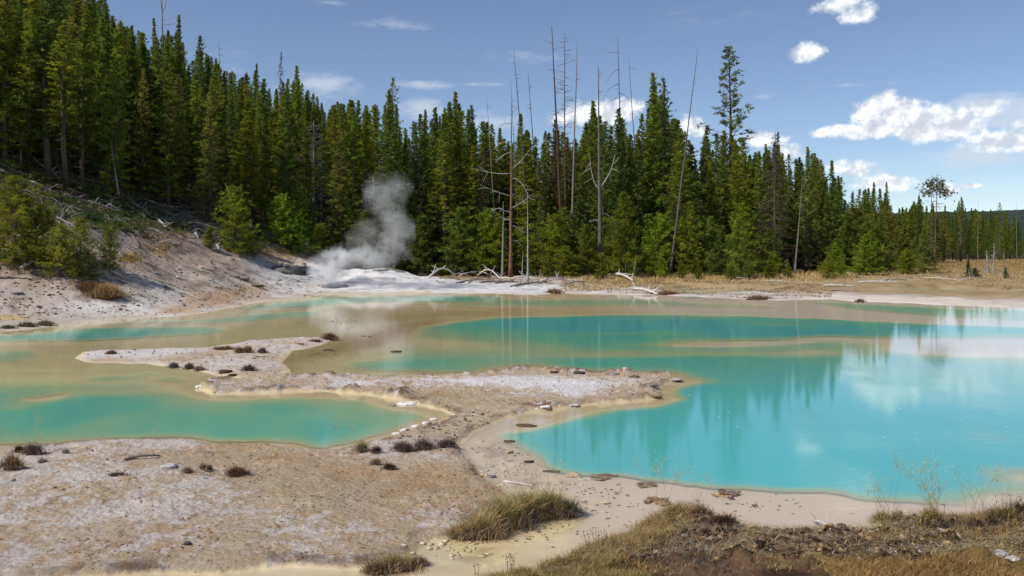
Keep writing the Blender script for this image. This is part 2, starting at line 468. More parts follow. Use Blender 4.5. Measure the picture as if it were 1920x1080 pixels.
def mat_vcol(name, rough=0.85, spec=0.2, nscale=6.0, namp=0.35, bump=0.0, bscale=30.0, stretch=(1, 1, 1), objcol=False):
    m, n, l, out = new_mat(name)
    a = attr(n); tc = n.new('ShaderNodeTexCoord')
    mp = n.new('ShaderNodeMapping'); mp.inputs['Scale'].default_value = stretch; l.new(tc.outputs['Object'], mp.inputs[0])
    nz = n.new('ShaderNodeTexNoise'); nz.inputs['Scale'].default_value = nscale; nz.inputs['Detail'].default_value = 6; nz.inputs['Roughness'].default_value = 0.65
    l.new(mp.outputs[0], nz.inputs['Vector'])
    mr = n.new('ShaderNodeMapRange'); mr.inputs['From Min'].default_value = 0.3; mr.inputs['From Max'].default_value = 0.7
    mr.inputs['To Min'].default_value = 1 - namp; mr.inputs['To Max'].default_value = 1 + namp
    l.new(nz.outputs['Fac'], mr.inputs['Value'])
    mul = n.new('ShaderNodeVectorMath'); mul.operation = 'SCALE'
    l.new(a.outputs['Color'], mul.inputs[0]); l.new(mr.outputs[0], mul.inputs['Scale'])
    p = n.new('ShaderNodeBsdfPrincipled'); p.inputs['Roughness'].default_value = rough; p.inputs['Specular IOR Level'].default_value = spec
    src = mul.outputs[0]
    if objcol:
        oi = n.new('ShaderNodeObjectInfo'); mm = n.new('ShaderNodeMix'); mm.data_type = 'RGBA'; mm.blend_type = 'MULTIPLY'; mm.inputs[0].default_value = 1
        l.new(src, mm.inputs[6]); l.new(oi.outputs['Color'], mm.inputs[7]); src = mm.outputs[2]
    l.new(src, p.inputs['Base Color'])
    if bump:
        n2 = n.new('ShaderNodeTexNoise'); n2.inputs['Scale'].default_value = bscale; n2.inputs['Detail'].default_value = 8; n2.inputs['Roughness'].default_value = 0.7
        l.new(mp.outputs[0], n2.inputs['Vector'])
        b = n.new('ShaderNodeBump'); b.inputs['Strength'].default_value = 1.0; b.inputs['Distance'].default_value = bump
        l.new(n2.outputs['Fac'], b.inputs['Height']); l.new(b.outputs[0], p.inputs['Normal'])
    l.new(p.outputs[0], out.inputs[0])
    return m


def mat_ground():
    m, n, l, out = new_mat('ground_earth')
    a = attr(n); fx = attr(n, 'fx')       # fx.r = roughness of relief, fx.g = speckle, fx.b = wet
    geo = n.new('ShaderNodeNewGeometry')
    sx = n.new('ShaderNodeSeparateColor'); l.new(fx.outputs['Color'], sx.inputs[0])

    def noise(sc, det=8, r=0.65):
        z = n.new('ShaderNodeTexNoise'); z.inputs['Scale'].default_value = sc; z.inputs['Detail'].default_value = det; z.inputs['Roughness'].default_value = r
        l.new(geo.outputs['Position'], z.inputs['Vector']); return z.outputs['Fac']

    def mth(op, x, y=None, z=None):
        q = n.new('ShaderNodeMath'); q.operation = op
        for i, v in enumerate((x, y, z)):
            if v is None: continue
            if isinstance(v, (int, float)): q.inputs[i].default_value = v
            else: l.new(v, q.inputs[i])
        return q.outputs[0]
    nf = noise(9, 10, 0.75); ng = noise(38, 6, 0.7); nl = noise(1.3, 6, 0.6)
    v = mth('ADD', mth('MULTIPLY', mth('SUBTRACT', nf, 0.5), 0.9), mth('MULTIPLY', mth('SUBTRACT', ng, 0.5), 1.4))
    v = mth('ADD', v, mth('MULTIPLY', mth('SUBTRACT', nl, 0.5), 0.6))
    amp = mth('MULTIPLY_ADD', sx.outputs[1], 0.70, 0.05)
    sc = mth('ADD', 1.0, mth('MULTIPLY', v, amp))
    sc = mth('MAXIMUM', sc, 0.25)
    vm = n.new('ShaderNodeVectorMath'); vm.operation = 'SCALE'; l.new(a.outputs['Color'], vm.inputs[0]); l.new(sc, vm.inputs['Scale'])
    p = n.new('ShaderNodeBsdfPrincipled'); p.inputs['Specular IOR Level'].default_value = 0.2
    l.new(vm.outputs[0], p.inputs['Base Color'])
    l.new(mth('MULTIPLY_ADD', sx.outputs[2], -0.45, 0.93), p.inputs['Roughness'])
    b = n.new('ShaderNodeBump'); b.inputs['Distance'].default_value = 0.05
    l.new(mth('MULTIPLY', sx.outputs[0], 1.0), b.inputs['Strength'])
    vor = n.new('ShaderNodeTexVoronoi'); vor.inputs['Scale'].default_value = 16; l.new(geo.outputs['Position'], vor.inputs['Vector'])
    hh = mth('ADD', mth('MULTIPLY', nf, 1.6), mth('MULTIPLY', ng, 0.5)); hh = mth('SUBTRACT', hh, mth('MULTIPLY', vor.outputs['Distance'], 0.5))
    l.new(hh, b.inputs['Height']); l.new(b.outputs[0], p.inputs['Normal'])
    l.new(p.outputs[0], out.inputs[0])
    return m


def mat_water():
    m, n, l, out = new_mat('pool_water')
    a = attr(n, 'col'); dp = attr(n, 'fx')      # fx.r = how far the milky water hides its bed, fx.g = ripple
    sx = n.new('ShaderNodeSeparateColor'); l.new(dp.outputs['Color'], sx.inputs[0])
    geo = n.new('ShaderNodeNewGeometry')
    mp = n.new('ShaderNodeMapping'); mp.inputs['Scale'].default_value = (1.0, 2.2, 1); l.new(geo.outputs['Position'], mp.inputs[0])
    nz = n.new('ShaderNodeTexNoise'); nz.inputs['Scale'].default_value = 3.0; nz.inputs['Detail'].default_value = 5; nz.inputs['Roughness'].default_value = 0.55
    l.new(mp.outputs[0], nz.inputs['Vector'])
    b = n.new('ShaderNodeBump'); b.inputs['Distance'].default_value = 0.01; l.new(nz.outputs['Fac'], b.inputs['Height']); l.new(sx.outputs[1], b.inputs['Strength'])
    dif = n.new('ShaderNodeBsdfDiffuse'); l.new(a.outputs['Color'], dif.inputs['Color'])
    tr = n.new('ShaderNodeBsdfTransparent'); tr.inputs['Color'].default_value = (0.98, 0.985, 0.965, 1)
    tl = n.new('ShaderNodeBsdfTranslucent'); tl.inputs['Color'].default_value = (.30, .34, .31, 1)
    ad = n.new('ShaderNodeAddShader'); l.new(dif.outputs[0], ad.inputs[0]); l.new(tl.outputs[0], ad.inputs[1])
    m1 = n.new('ShaderNodeMixShader'); l.new(sx.outputs[0], m1.inputs[0]); l.new(tr.outputs[0], m1.inputs[1]); l.new(ad.outputs[0], m1.inputs[2])
    gl = n.new('ShaderNodeBsdfGlossy'); gl.inputs['Roughness'].default_value = 0.045; gl.inputs['Color'].default_value = (0.95, 0.98, 1, 1)
    l.new(b.outputs[0], gl.inputs['Normal'])
    fr = n.new('ShaderNodeFresnel'); fr.inputs['IOR'].default_value = 1.33
    q = n.new('ShaderNodeMath'); q.operation = 'MINIMUM'; q.inputs[1].default_value = 0.54; l.new(fr.outputs[0], q.inputs[0])
    m2 = n.new('ShaderNodeMixShader'); l.new(q.outputs[0], m2.inputs[0]); l.new(m1.outputs[0], m2.inputs[1]); l.new(gl.outputs[0], m2.inputs[2])
    l.new(m2.outputs[0], out.inputs[0])
    return m


M_GROUND = mat_ground()
M_WATER = mat_water()
M_LEAF = mat_foliage('pine_needles')
M_WOOD = mat_vcol('bark', 0.9, 0.15, 3.0, 0.4, 0.02, 14, (1, 1, .25), objcol=True)
M_BARK1 = mat_vcol('inner_bark', 0.9, 0.15, 3.0, 0.4)
M_DEEP = mat_foliage('deep_forest', (1, 1, 1), .5)
M_DEAD = mat_vcol('weathered_wood', 0.8, 0.2, 5.0, 0.35, 0.01, 30, (1, 1, 1))
M_GRASS = mat_foliage('dry_grass', (1, 1, 1), 0.3)
M_ROCK = mat_vcol('sinter_rock', 0.9, 0.2, 12.0, 0.35, 0.03, 20)
M_SOIL = mat_vcol('dry_soil', 0.95, 0.1, 14.0, 0.5, 0.03, 25)


# ------------------------------------------------------------------ ground
def srgb(r, g, b):
    f = lambda c: ((c / 255 + 0.055) / 1.055) ** 2.4 if c > 10 else c / 255 / 12.92
    return np.array([f(r), f(g), f(b)], np.float32)


def grid(Ys, us):
    YY, UU = np.meshgrid(Ys, us, indexing='ij')
    XX = YY * UU
    nr, nc = YY.shape
    i = np.arange(nr - 1)[:, None] * nc; j = np.arange(nc - 1)[None, :]
    q = np.stack([i + j, i + j + 1, i + nc + j + 1, i + nc + j], -1).reshape(-1, 4)
    return XX.ravel(), YY.ravel(), q


def build_ground():
    Ys = [4.5]
    while Ys[-1] < 9000:
        y = Ys[-1]
        if y < 150: st = min(max(y * y / (CH * F) * 1.15, 0.012 if y > 8 else .03), 0.30)
        else: st = (y - 150) * 0.09 + 0.4
        Ys.append(y + st)
    Ys = np.array(Ys)
    us = np.concatenate([np.linspace(-1.6, -0.66, 40)[:-1], np.linspace(-0.66, 0.66, 800), np.linspace(0.66, 1.6, 40)[1:]])
    X, Y, q = grid(Ys, us)
    Z, m = terrain(X, Y)
    GRID.update(Y=Ys, u=us, Z=Z.reshape(len(Ys), len(us)))
    N = len(X)
    n_big = fbm(X / 2.6, Y / 2.6, 5, 71, 0.6); n_med = fbm(X / 0.8, Y / 0.8, 5, 73, 0.6); n_sm = fbm(X / 0.2, Y / 0.2, 3, 75, 0.6)
    n_far = fbm(X / 7, Y / 7, 4, 77, .6)

    def mix(c, t, k):
        k = np.clip(k, 0, 1)[:, None]
        return c * (1 - k) + t * k
    c = np.empty((N, 3), np.float32); c[:] = srgb(202, 181, 144)
    # default: pale tan silt under thin water
    c = mix(c, srgb(216, 194, 164), sstep(n_big, 0, .4)); c = mix(c, srgb(180, 158, 118), sstep(-n_big, 0.05, .5) * .6)
    c = mix(c, srgb(184, 166, 134), sstep(n_med + .4 * n_far, .05, .4) * .55); c = mix(c, srgb(222, 206, 178), sstep(n_med * .6 - n_big, .12, .4) * .5)
    ck = sdf(X, Y, FP([(860, 815), (930, 815), (1010, 880), (1100, 900), (1180, 940), (1130, 1000), (960, 1079), (760, 1079), (820, 1020), (960, 950), (900, 870)]))
    c = mix(c, srgb(226, 206, 164), sstep(ck, 0, .4) * sstep(n_sm + n_med, .12, .3) * .75); c = mix(c, srgb(150, 134, 108), sstep(ck, 0, .4) * sstep(-n_med - .3 * n_sm, .05, .35) * .55)
    lf = (1 - sstep(X / np.maximum(Y, 1), -.22, -.05)) * sstep(Y, 18, 21) * (1 - m['dry']); c = mix(c, srgb(204, 196, 152), lf * (.45 + .4 * sstep(n_big, -.2, .3)))  # greener left flats: pale green water and tree reflections put into the bed colour
    # darker olive-brown film on the mud flat right of the gravel spit
    fl = sdf(X + n_med * .3, Y, FP([(470, 700), (520, 670), (600, 650), (640, 640), (700, 622), (760, 606), (820, 600), (800, 612), (752, 632), (700, 650), (600, 668), (560, 680), (540, 700), (560, 706), (480, 708)]))
    c = mix(c, srgb(172, 142, 102), sstep(fl, -0.8, 0.6) * .75)
    fl2 = sdf(X, Y, FP([(600, 600), (760, 585), (960, 578), (1000, 586), (860, 596), (760, 604), (640, 610)]))
    c = mix(c, srgb(172, 148, 92), sstep(fl2, -3, 3) * .6)
    # right-hand sandbar, pinkish pale
    c = mix(c, srgb(222, 208, 196), sstep(Y, 16, 22) * sstep(X, 3, 9) * .8)
    # beach at the near right
    c = mix(c, srgb(208, 188, 164), sstep(-Y, -14, -10) * sstep(X, .2, 1.5))
    dry = m['dry']
    # dry crust (near left and the spit)
    crust = np.empty((N, 3), np.float32); crust[:] = srgb(192, 166, 134)
    crust = mix(crust, srgb(168, 132, 94), sstep(n_med, 0.05, .45) * .8); crust = mix(crust, srgb(200, 182, 156), sstep(-n_med, .0, .4) * .8)
    wl_ = sstep(-X, 2.0, 7.0) * 0.30
    wht = sstep(n_big * .8 + n_med * .5 + n_sm * .55 + wl_ - 0.08, -0.05, .34)
    crust = mix(crust, srgb(220, 213, 208), wht * .74)
    og = sdf(X + n_med * 1.2, Y + n_big * 1.5, FP([(230, 842), (560, 852), (700, 862), (880, 850), (930, 900), (960, 950), (860, 970), (700, 930), (560, 900), (420, 872), (250, 858)]))
    crust = mix(crust, srgb(192, 150, 108), sstep(og, -.4, .8) * .55 * sstep(n_sm + n_med, -.4, .2))
    # bright frosting on the middle of the spit
    sp = sdf(X + n_med * .8, Y + n_big * 1.2, FP([(560, 718), (760, 710), (940, 706), (1120, 708), (1240, 714), (1190, 730), (1120, 748), (1060, 752), (1000, 742), (900, 738), (800, 728), (680, 727), (560, 726)]))
    crust = mix(crust, srgb(224, 219, 218), sstep(sp + n_sm * .9 + n_med * .7, -0.1, 1.0) * .88)
    sp2 = sdf(X + n_med * .5, Y + n_big, FP([(135, 672), (160, 662), (380, 655), (400, 665), (300, 676), (150, 680)]))
    crust = mix(crust, srgb(222, 216, 210), sstep(sp2, -0.6, .8) * .85)
    # spit's tan throat
    th = sdf(X + n_med * .3, Y, FP([(830, 760), (960, 770), (1080, 765), (980, 792), (900, 812), (860, 835), (800, 812), (740, 820), (780, 800), (850, 780)]))
    crust = mix(crust, srgb(205, 180, 148), sstep(th, -0.3, .4) * .75)
    rim = sstep(m['la'], -0.05, 0.02) * (1 - sstep(m['la'], 0.05, 0.22)); crust = mix(crust, srgb(188, 160, 118), rim * .8)
    rim2 = sstep(m['la'], 0.12, 0.2) * (1 - sstep(m['la'], 0.24, 0.42)) * sstep(n_med, -0.1, .25); crust = mix(crust, srgb(108, 86, 66), rim2 * .75)
    rr_ = sstep(m['la'], .02, .12) * (1 - sstep(m['la'], .3, .7)) * sstep(fbm(X / .9, Y / .9, 4, 151, .6), .0, .2) * sstep(Y, 12, 17); crust = mix(crust, srgb(118, 92, 70), rr_ * .8); crust = mix(crust, srgb(228, 222, 216), rr_ * sstep(n_sm, .05, .25) * .9)
    c = mix(c, crust, dry * (sstep(m['la'], 0, .15) + sstep(m['ls'], 0, .4)))
    # left bank and hillside
    hb = sstep(m['bank'], -0.1, 0.8)
    bk = np.empty((N, 3), np.float32); bk[:] = srgb(196, 184, 172)
    bk = mix(bk, srgb(222, 216, 210), sstep(n_far + n_big * .5, 0, .3)); bk = mix(bk, srgb(168, 148, 128), sstep(n_big - n_far * .3, .1, .4) * .6)
    bk = mix(bk, srgb(172, 152, 136), sstep(m['h'], 0.2, 1.6) * .8); bk = mix(bk, srgb(122, 104, 90), sstep(fbm(X / .9, Y / 1.4, 5, 145, .7), .03, .28) * sstep(m['h'] + m['bank'] * .1, 0, .8) * .62); bk = mix(bk, srgb(206, 192, 180), sstep(-fbm(X / 1.6, Y / 2.4, 4, 147, .65), .08, .3) * sstep(m['h'], 0, .8) * .5)
    bk = mix(bk, srgb(128, 108, 92), sstep(m['h'], 1.5, 3.6) * sstep(n_med + n_big * .8, -.35, .25) * .65)
    ora = sdf(X, Y, HP([(330, 560), (400, 540), (470, 530), (500, 535), (510, 548), (450, 568), (380, 582), (330, 590), (290, 590)]))
    bk = mix(bk, srgb(186, 140, 82), sstep(ora + n_big * 2.2, -0.8, 1.2) * .65)
    yl = sdf(X, Y, HP([(-60, 588), (0, 588), (50, 594), (60, 600), (0, 600), (-60, 600)]))
    bk = mix(bk, srgb(196, 168, 90), sstep(yl + n_med * .5, -0.3, .4) * .7)
    for pts, cc, s, k in (([(0, 478), (60, 480), (110, 490), (100, 503), (40, 502), (0, 500)], srgb(150, 128, 50), .8, .9),
                          ([(280, 455), (310, 455), (320, 475), (290, 480)], srgb(158, 130, 62), .6, .8),
                          ([(225, 478), (262, 480), (262, 494), (235, 492)], srgb(158, 130, 62), .5, .8),
                          ([(165, 395), (230, 405), (260, 425), (230, 432), (190, 425), (160, 408)], srgb(62, 92, 30), 1.0, .95),
                          ([(470, 462), (600, 462), (610, 482), (500, 480)], srgb(176, 144, 78), 1.0, .9),
                          ([(140, 528), (180, 528), (235, 548), (245, 562), (200, 560), (150, 545)], srgb(140, 96, 48), .5, .9)):
        s_ = sdf(X, Y, HP(pts)); bk = mix(bk, cc, sstep(s_ + n_med * 1.2, -s, s) * k)
    # white sinter around the steaming vent and the far shore
    wv = np.exp(-(((X + 9) / 10) ** 2 + ((Y - 68) / 7) ** 2)) + np.exp(-(((X + 0) / 9) ** 2 + ((Y - 66) / 5) ** 2)) * .9
    wk = sstep(wv + n_big * .45 + n_med * .2, .38, .8); bk = mix(bk, srgb(226, 223, 222), wk * .95); bk = mix(bk, srgb(164, 158, 154), wk * sstep(fbm(X / 2.4, Y / .5, 5, 141, .6), .0, .28) * .85)
    wr = sstep(X, 14, 20) * (1 - sstep(m['bank'], 3.5, 7)) * sstep(m['bank'], .3, 1.2)
    bk = mix(bk, srgb(222, 208, 192), wr * sstep(n_big + .3, -.2, .3))
    gv = np.exp(-(((X + 17.3) / 3.0) ** 2 + ((Y - 66) / 4) ** 2)); bk = mix(bk, srgb(186, 184, 184), sstep(gv + n_med * .4, .3, .7) * .7)
    # golden grass flats beyond the right shore
    fg = sstep(X / np.maximum(Y, 1) * F + 960 + n_far * 220, 1080, 1230) * sstep(m['bank'] + n_big * 5, 5.0, 9.5)
    bk = mix(bk, srgb(164, 138, 100), fg * .95); bk = mix(bk, srgb(190, 168, 130), fg * sstep(n_big, 0, .4) * .7); bk = mix(bk, srgb(120, 92, 56), fg * sstep(-n_big, .1, .5) * .6)
    fg2 = (1 - sstep(X, 5, 12)) * sstep(Y + n_big * 3, 74, 79) * (1 - sstep(m['h'], 1, 3)); bk = mix(bk, srgb(156, 126, 74), fg2 * .9)
    # forest floor under the trees
    floor_m = np.maximum(sstep(m['d'] + n_far * 3 + n_big, 9.5, 12.5), sstep(Y + n_far * 4, 84, 88) * (1 - sstep(X / np.maximum(Y, 1), 0.36, 0.42)))
    floor_m = np.maximum(floor_m, sstep(Y, 215, 240))
    ff = np.empty((N, 3), np.float32); ff[:] = srgb(64, 54, 42); ff = mix(ff, srgb(88, 76, 56), sstep(n_big, 0, .4)); ff = mix(ff, srgb(50, 56, 26), sstep(n_far, .05, .4) * .8)
    bk = mix(bk, ff, floor_m)
    c = mix(c, bk, hb)
    # near right: dark soil with litter
    so = np.empty((N, 3), np.float32); so[:] = srgb(124, 96, 70); so = mix(so, srgb(70, 50, 38), sstep(n_med, .0, .35)); so = mix(so, srgb(168, 146, 116), sstep(-n_med + n_big * .4, .15, .45) * .8)
    gr = sstep(n_big + .25 * n_med, -.02, .25); so = mix(so, srgb(150, 122, 68), gr * .7)
    c = mix(c, so, sstep(m['lr'], 0.02, .25))
    fx = np.zeros((N, 3), np.float32)
    rough = np.clip(dry * (1 - .2 * sp.clip(0, 1)), 0, 1)
    fx[:, 0] = np.clip(np.maximum(rough, hb * .9), 0.02, 1)
    fx[:, 1] = np.clip(np.maximum(dry * .8, hb * .85) + 0.02, 0, 1)
    fx[:, 2] = 1 - np.clip(dry + hb, 0, 1)
    me = np_mesh('ground', np.stack([X, Y, Z], 1), q, c, M_GROUND, True)
    C4 = np.ones((N, 4), np.float32); C4[:, :3] = fx
    a = me.color_attributes.new('fx', 'FLOAT_COLOR', 'POINT'); a.data.foreach_set('color', C4.ravel())
    tag(link('ground', me), kind='structure')


def build_water():
    Ys = [4.5]
    while Ys[-1] < 78:
        y = Ys[-1]; Ys.append(y + min(max(y * y / (CH * F) * 2.4, 0.05), .5))
    us = np.linspace(-1.3, 1.3, 820)
    X, Y, q = grid(np.array(Ys), us)
    Z, m = terrain(X, Y, False)
    dep = np.clip(m['dep'], 0, 1) * (m['land'] <= -0.0095)
    op = 1 - np.exp(-dep / 0.13)
    N = len(X)
    nb = fbm(X / 4, Y / 8, 3, 91)
    deep = sstep(dep, 0.03, 0.36)
    # milky scattering colour: greener over shallows, bluer where deep; the right basin is the bluest
    blue = np.clip(sstep(X / Y, -0.05, 0.25) * sstep(-Y, -24, -17) + .0, 0, 1)
    sh = srgb(212, 204, 158); md = srgb(142, 172, 134); g = srgb(72, 160, 142); t = srgb(30, 152, 160); bl = srgb(50, 166, 168)
    dc = g[None] * (1 - blue[:, None]) + bl[None] * blue[:, None]
    core = sstep(dep + nb * .1, .38, .6)[:, None] * (1 - blue[:, None]); dc = dc * (1 - core * .75) + t[None] * core * .75
    k1 = sstep(dep, .02, .14)[:, None]; k2 = sstep(dep, .10, .40)[:, None]
    c = (sh[None] * (1 - k1) + md[None] * k1) * (1 - k2) + dc * k2
    keep = (Z[q] < 0.02).any(1)
    q = q[keep]
    me = np_mesh('pool_water', np.stack([X, Y, np.zeros(N)], 1), q, c, M_WATER, True)
    C4 = np.ones((N, 4), np.float32); C4[:, 0] = op
    C4[:, 1] = 0.10 + 0.55 * sstep(fbm(X / 2.5, Y / 4, 3, 97) + .1, .1, .4) * sstep(-Y, -30, -12)
    a = me.color_attributes.new('fx', 'FLOAT_COLOR', 'POINT'); a.data.foreach_set('color', C4.ravel())
    tag(link('pool_water', me), kind='structure')


build_ground()
build_water()


def build_far_hill():
    az = np.linspace(-0.35, 1.25, 420); R = np.linspace(1400, 4200, 26)
    A, RR = np.meshgrid(az, R, indexing='ij')
    X = RR * np.sin(A); Y = RR * np.cos(A)
    rise = sstep(RR, 1400, 2700)
    Z = -4 + rise * (112 + 9 * fbm(A * 6, RR / 2000, 4, 5)) * (1 - 0.1 * sstep(A, .5, 1.2)) + 5 * fbm(X / 16, Y / 60, 3, 9) * rise
    nr, nc = A.shape; i = np.arange(nr - 1)[:, None] * nc; j = np.arange(nc - 1)[None, :]
    q = np.stack([i + j, i + j + 1, i + nc + j + 1, i + nc + j], -1).reshape(-1, 4)
    n = fbm(X / 60, Y / 60, 4, 3).ravel()[:, None]
    c = srgb(54, 62, 56)[None] * (1 + n * .6)
    me = np_mesh('hills', np.stack([X.ravel(), Y.ravel(), Z.ravel()], 1), q, np.clip(c, 0, 1), mat_vcol('far_forest', .95, .05, .02, .3), True)
    tag(link('hills', me), kind='structure')


build_far_hill()


# ------------------------------------------------------------------ pines
def tufts(P, D, r, L, W, n, shade):
    """needle sprays: n thin blades round each point P, leaning along D"""
    m = len(P)
    Pn = np.repeat(P, n, 0); Dn = np.repeat(D, n, 0)
    a = r.normal(size=(m * n, 3)); a[:, 2] = a[:, 2] * .8 + .15
    a = a / np.linalg.norm(a, axis=1)[:, None]
    d = a + Dn * 0.75; d /= np.linalg.norm(d, axis=1)[:, None]
    s = np.cross(d, r.normal(size=(m * n, 3))); s /= np.linalg.norm(s, axis=1)[:, None] + 1e-6
    ln = L * r.uniform(.6, 1.25, (m * n, 1)); wd = W * r.uniform(.7, 1.3, (m * n, 1))
    b = Pn + a * 0.03
    V = np.stack([b - s * wd * .5, b + s * wd * .5, b + d * ln], 1).reshape(-1, 3)
    Fc = np.arange(len(V)).reshape(-1, 3)
    sh = np.repeat(np.repeat(shade, n, 0), 3, 0)
    return V, Fc, sh


def pine_meshes(seed, H, R, base, nb, per, blades, kind='full', L=.34, W=.10, power=.8, twigs=26):
    r = np.random.default_rng(seed)
    g = Geo(); cr = Geo()
    # trunk
    nseg = 9; tt = np.linspace(0, 1, nseg); bend = r.normal(size=2) * .01 * H
    px = np.stack([bend[0] * np.sin(tt * 3), bend[1] * np.sin(tt * 2.3), tt * H - 0.25 * (tt == 0)], 1)
    r0 = 0.0105 * H + 0.02
    g.tube(px, r0 * (1 - tt * .93) * .85, 7, srgb(94, 82, 70))
    g.v[0][:, :] += r.normal(size=g.v[0].shape) * .006
    axis = lambda z: np.array([np.interp(z, px[:, 2], px[:, 0]), np.interp(z, px[:, 2], px[:, 1]), z])
    # dead twigs below the crown
    for k in range(twigs):
        z = r.uniform(.05, base + .15) * H; a = r.uniform(0, 6.28); ln = r.uniform(.5, 1.0) * R * .75
        d = np.array([math.cos(a), math.sin(a), r.uniform(-.35, .1)])
        p0 = axis(z); g.tube([p0, p0 + d * ln * .5 + [0, 0, .04], p0 + d * ln + [0, 0, -.1 * ln]], [.022, .014, .005], 3, srgb(120, 112, 104), cap=False)
    Ps = []; Ds = []; S = []
    lob = r.uniform(0, 6.28, 3)
    for k in range(nb):
        t = (k + r.uniform(0, 1)) / nb
        t = t ** 0.92
        z = (base + (1 - base) * t) * H
        prof = (1 - t) ** power * (0.55 + 0.45 * min(1, t / .16 + .3))
        az = k * 2.399 + r.uniform(-.5, .5)
        lump = 1 + .26 * math.sin(az * 2 + lob[0] + t * 7) + .18 * math.sin(az * 3 + lob[1] - t * 13)
        rad = R * prof * lump * r.uniform(.45, 1.15) + .03
        if r.random() < .08: rad *= 1.35
        up = -0.05 + 1.0 * t ** 1.2 + r.uniform(-.12, .2)
        d = np.array([math.cos(az), math.sin(az), up]); d /= np.linalg.norm(d)
        p0 = axis(z)
        if kind != 'full' or k % 3 == 0:
            g.tube([p0, p0 + d * rad * .55 + [0, 0, -.03 * rad], p0 + d * rad * .97 + [0, 0, .06 * rad]], [.012 * H * .12 + .016, .02, .007], 3, srgb(112, 96, 82), cap=False)
        sh = r.uniform(.6, 1.5)
        n = max(2, int(per * (0.45 + prof)))
        f = r.uniform(.28 if kind == 'full' else .45, 1.02, n)
        pts = p0 + d[None] * (rad * f)[:, None] + r.normal(size=(n, 3)) * (.025 + .09 * rad * f)[:, None] * [1, 1, .6]
        pts[:, 2] += .10 * rad * f * f
        Ps.append(pts); dd = np.tile(d * .6 + np.array([0, 0, .55]), (n, 1)); Ds.append(dd)
        tw = np.stack([sh * r.uniform(.85, 1.15, n)] * 3, 1); tw[:, 0] *= r.uniform(.85, 1.2)
        S.append(tw)
    # leader
    n = 10; pts = np.stack([r.normal(size=n) * .05, r.normal(size=n) * .05, H * np.linspace(.955, 1.0, n)], 1); pts[:, :2] += axis(H)[:2]
    Ps.append(pts); Ds.append(np.tile([0, 0, 1.4], (n, 1))); S.append(np.ones((n, 3)))
    PP = np.concatenate(Ps); Ls = L * np.repeat(1 - .5 * np.clip(PP[:, 2] / H, 0, 1) ** 3, blades)[:, None]
    V, Fc, sh = tufts(PP, np.concatenate(Ds), r, Ls, W, blades, np.concatenate(S))
    cr.add(V, Fc, sh)
    RAW.append((kind, np.concatenate(g.v), np.concatenate(g.f), np.concatenate(g.c), V, Fc, sh))
    return g.mesh('pine_trunk', M_WOOD, True), cr.mesh('pine_crown', M_LEAF)


PROTO = {}
RAW = []


def protos():
    PROTO['full'] = [(H, pine_meshes(100 + i, H, R, b, nb, 11, 6, L=.25, W=.07, power=.66)) for i, (H, R, b, nb) in enumerate(
        [(15, 1.45, .05, 165), (15, 1.25, .12, 150), (15, 1.65, .02, 175), (15, 1.35, .2, 140), (15, 1.2, .05, 160), (15, 1.55, .14, 150), (15, 1.4, .07, 145)])]
    PROTO['thin'] = [(H, pine_meshes(200 + i, H, R, b, nb, 7, 6, 'open', .32, .085, .62, 40)) for i, (H, R, b, nb) in enumerate(
        [(17, 1.5, .3, 105), (17, 1.35, .38, 95), (17, 1.7, .25, 110)])]
    PROTO['tall'] = [(H, pine_meshes(300 + i, H, R, b, nb, 7, 6, 'open', .36, .09, .5, 50)) for i, (H, R, b, nb) in enumerate(
        [(23, 2.6, .34, 78), (21, 2.3, .3, 86)])]
    PROTO['young'] = [(H, pine_meshes(400 + i, H, R, b, nb, 8, 8, 'full', .20, .045, p, 4)) for i, (H, R, b, nb, p) in enumerate(
        [(4, 1.15, .02, 110, .75), (4, 1.35, .0, 120, .6), (3.4, 1.3, .0, 110, .5), (4.4, .95, .05, 100, .8)])]
    PROTO['bush'] = [(H, pine_meshes(500 + i, H, R, b, nb, 10, 9, 'open', .17, .035, p, 6)) for i, (H, R, b, nb, p) in enumerate(
        [(5.2, 2.1, .0, 150, .55), (3.0, 1.9, .0, 120, .42), (2.4, 1.6, .0, 100, .4)])]


protos()
GREENS = [(.102, .134, .014), (.084, .124, .015), (.116, .142, .014), (.128, .146, .014), (.092, .118, .018), (.076, .108, .018)]
TREES = []


def pine(kind, x, y, H, label, group=None, tint=None, wide=1.0, lean=None, name='pine_tree', cat='pine tree', z=None):
    Hp, (tm, cm) = random.choice(PROTO[kind])
    e = bpy.data.objects.new(name, None); COL.objects.link(e)
    e.empty_display_size = .3
    e.location = (x, y, gz(x, y) if z is None else z)
    s = H / Hp
    sx = s ** .8 * wide * U(.9, 1.12)
    e.scale = (sx, sx * U(.92, 1.08), s)
    e.rotation_euler = (U(-.02, .02), U(-.02, .02), U(0, 6.28)) if lean is None else (lean[0], lean[1], 0)
    tag(e, label, cat, group)
    t = link('trunk', tm, e); t.color = (U(.8, 1.1),) * 3 + (1,)
    c = link('crown', cm, e)
    g = np.array([v * 1.45 for v in tint] if tint is not None and kind not in ('young', 'bush') else (tint if tint is not None else random.choice(GREENS))) * U(1.4, 2.1)
    c.color = (*[float(v) for v in g], 1)
    TREES.append((x, y))
    return e


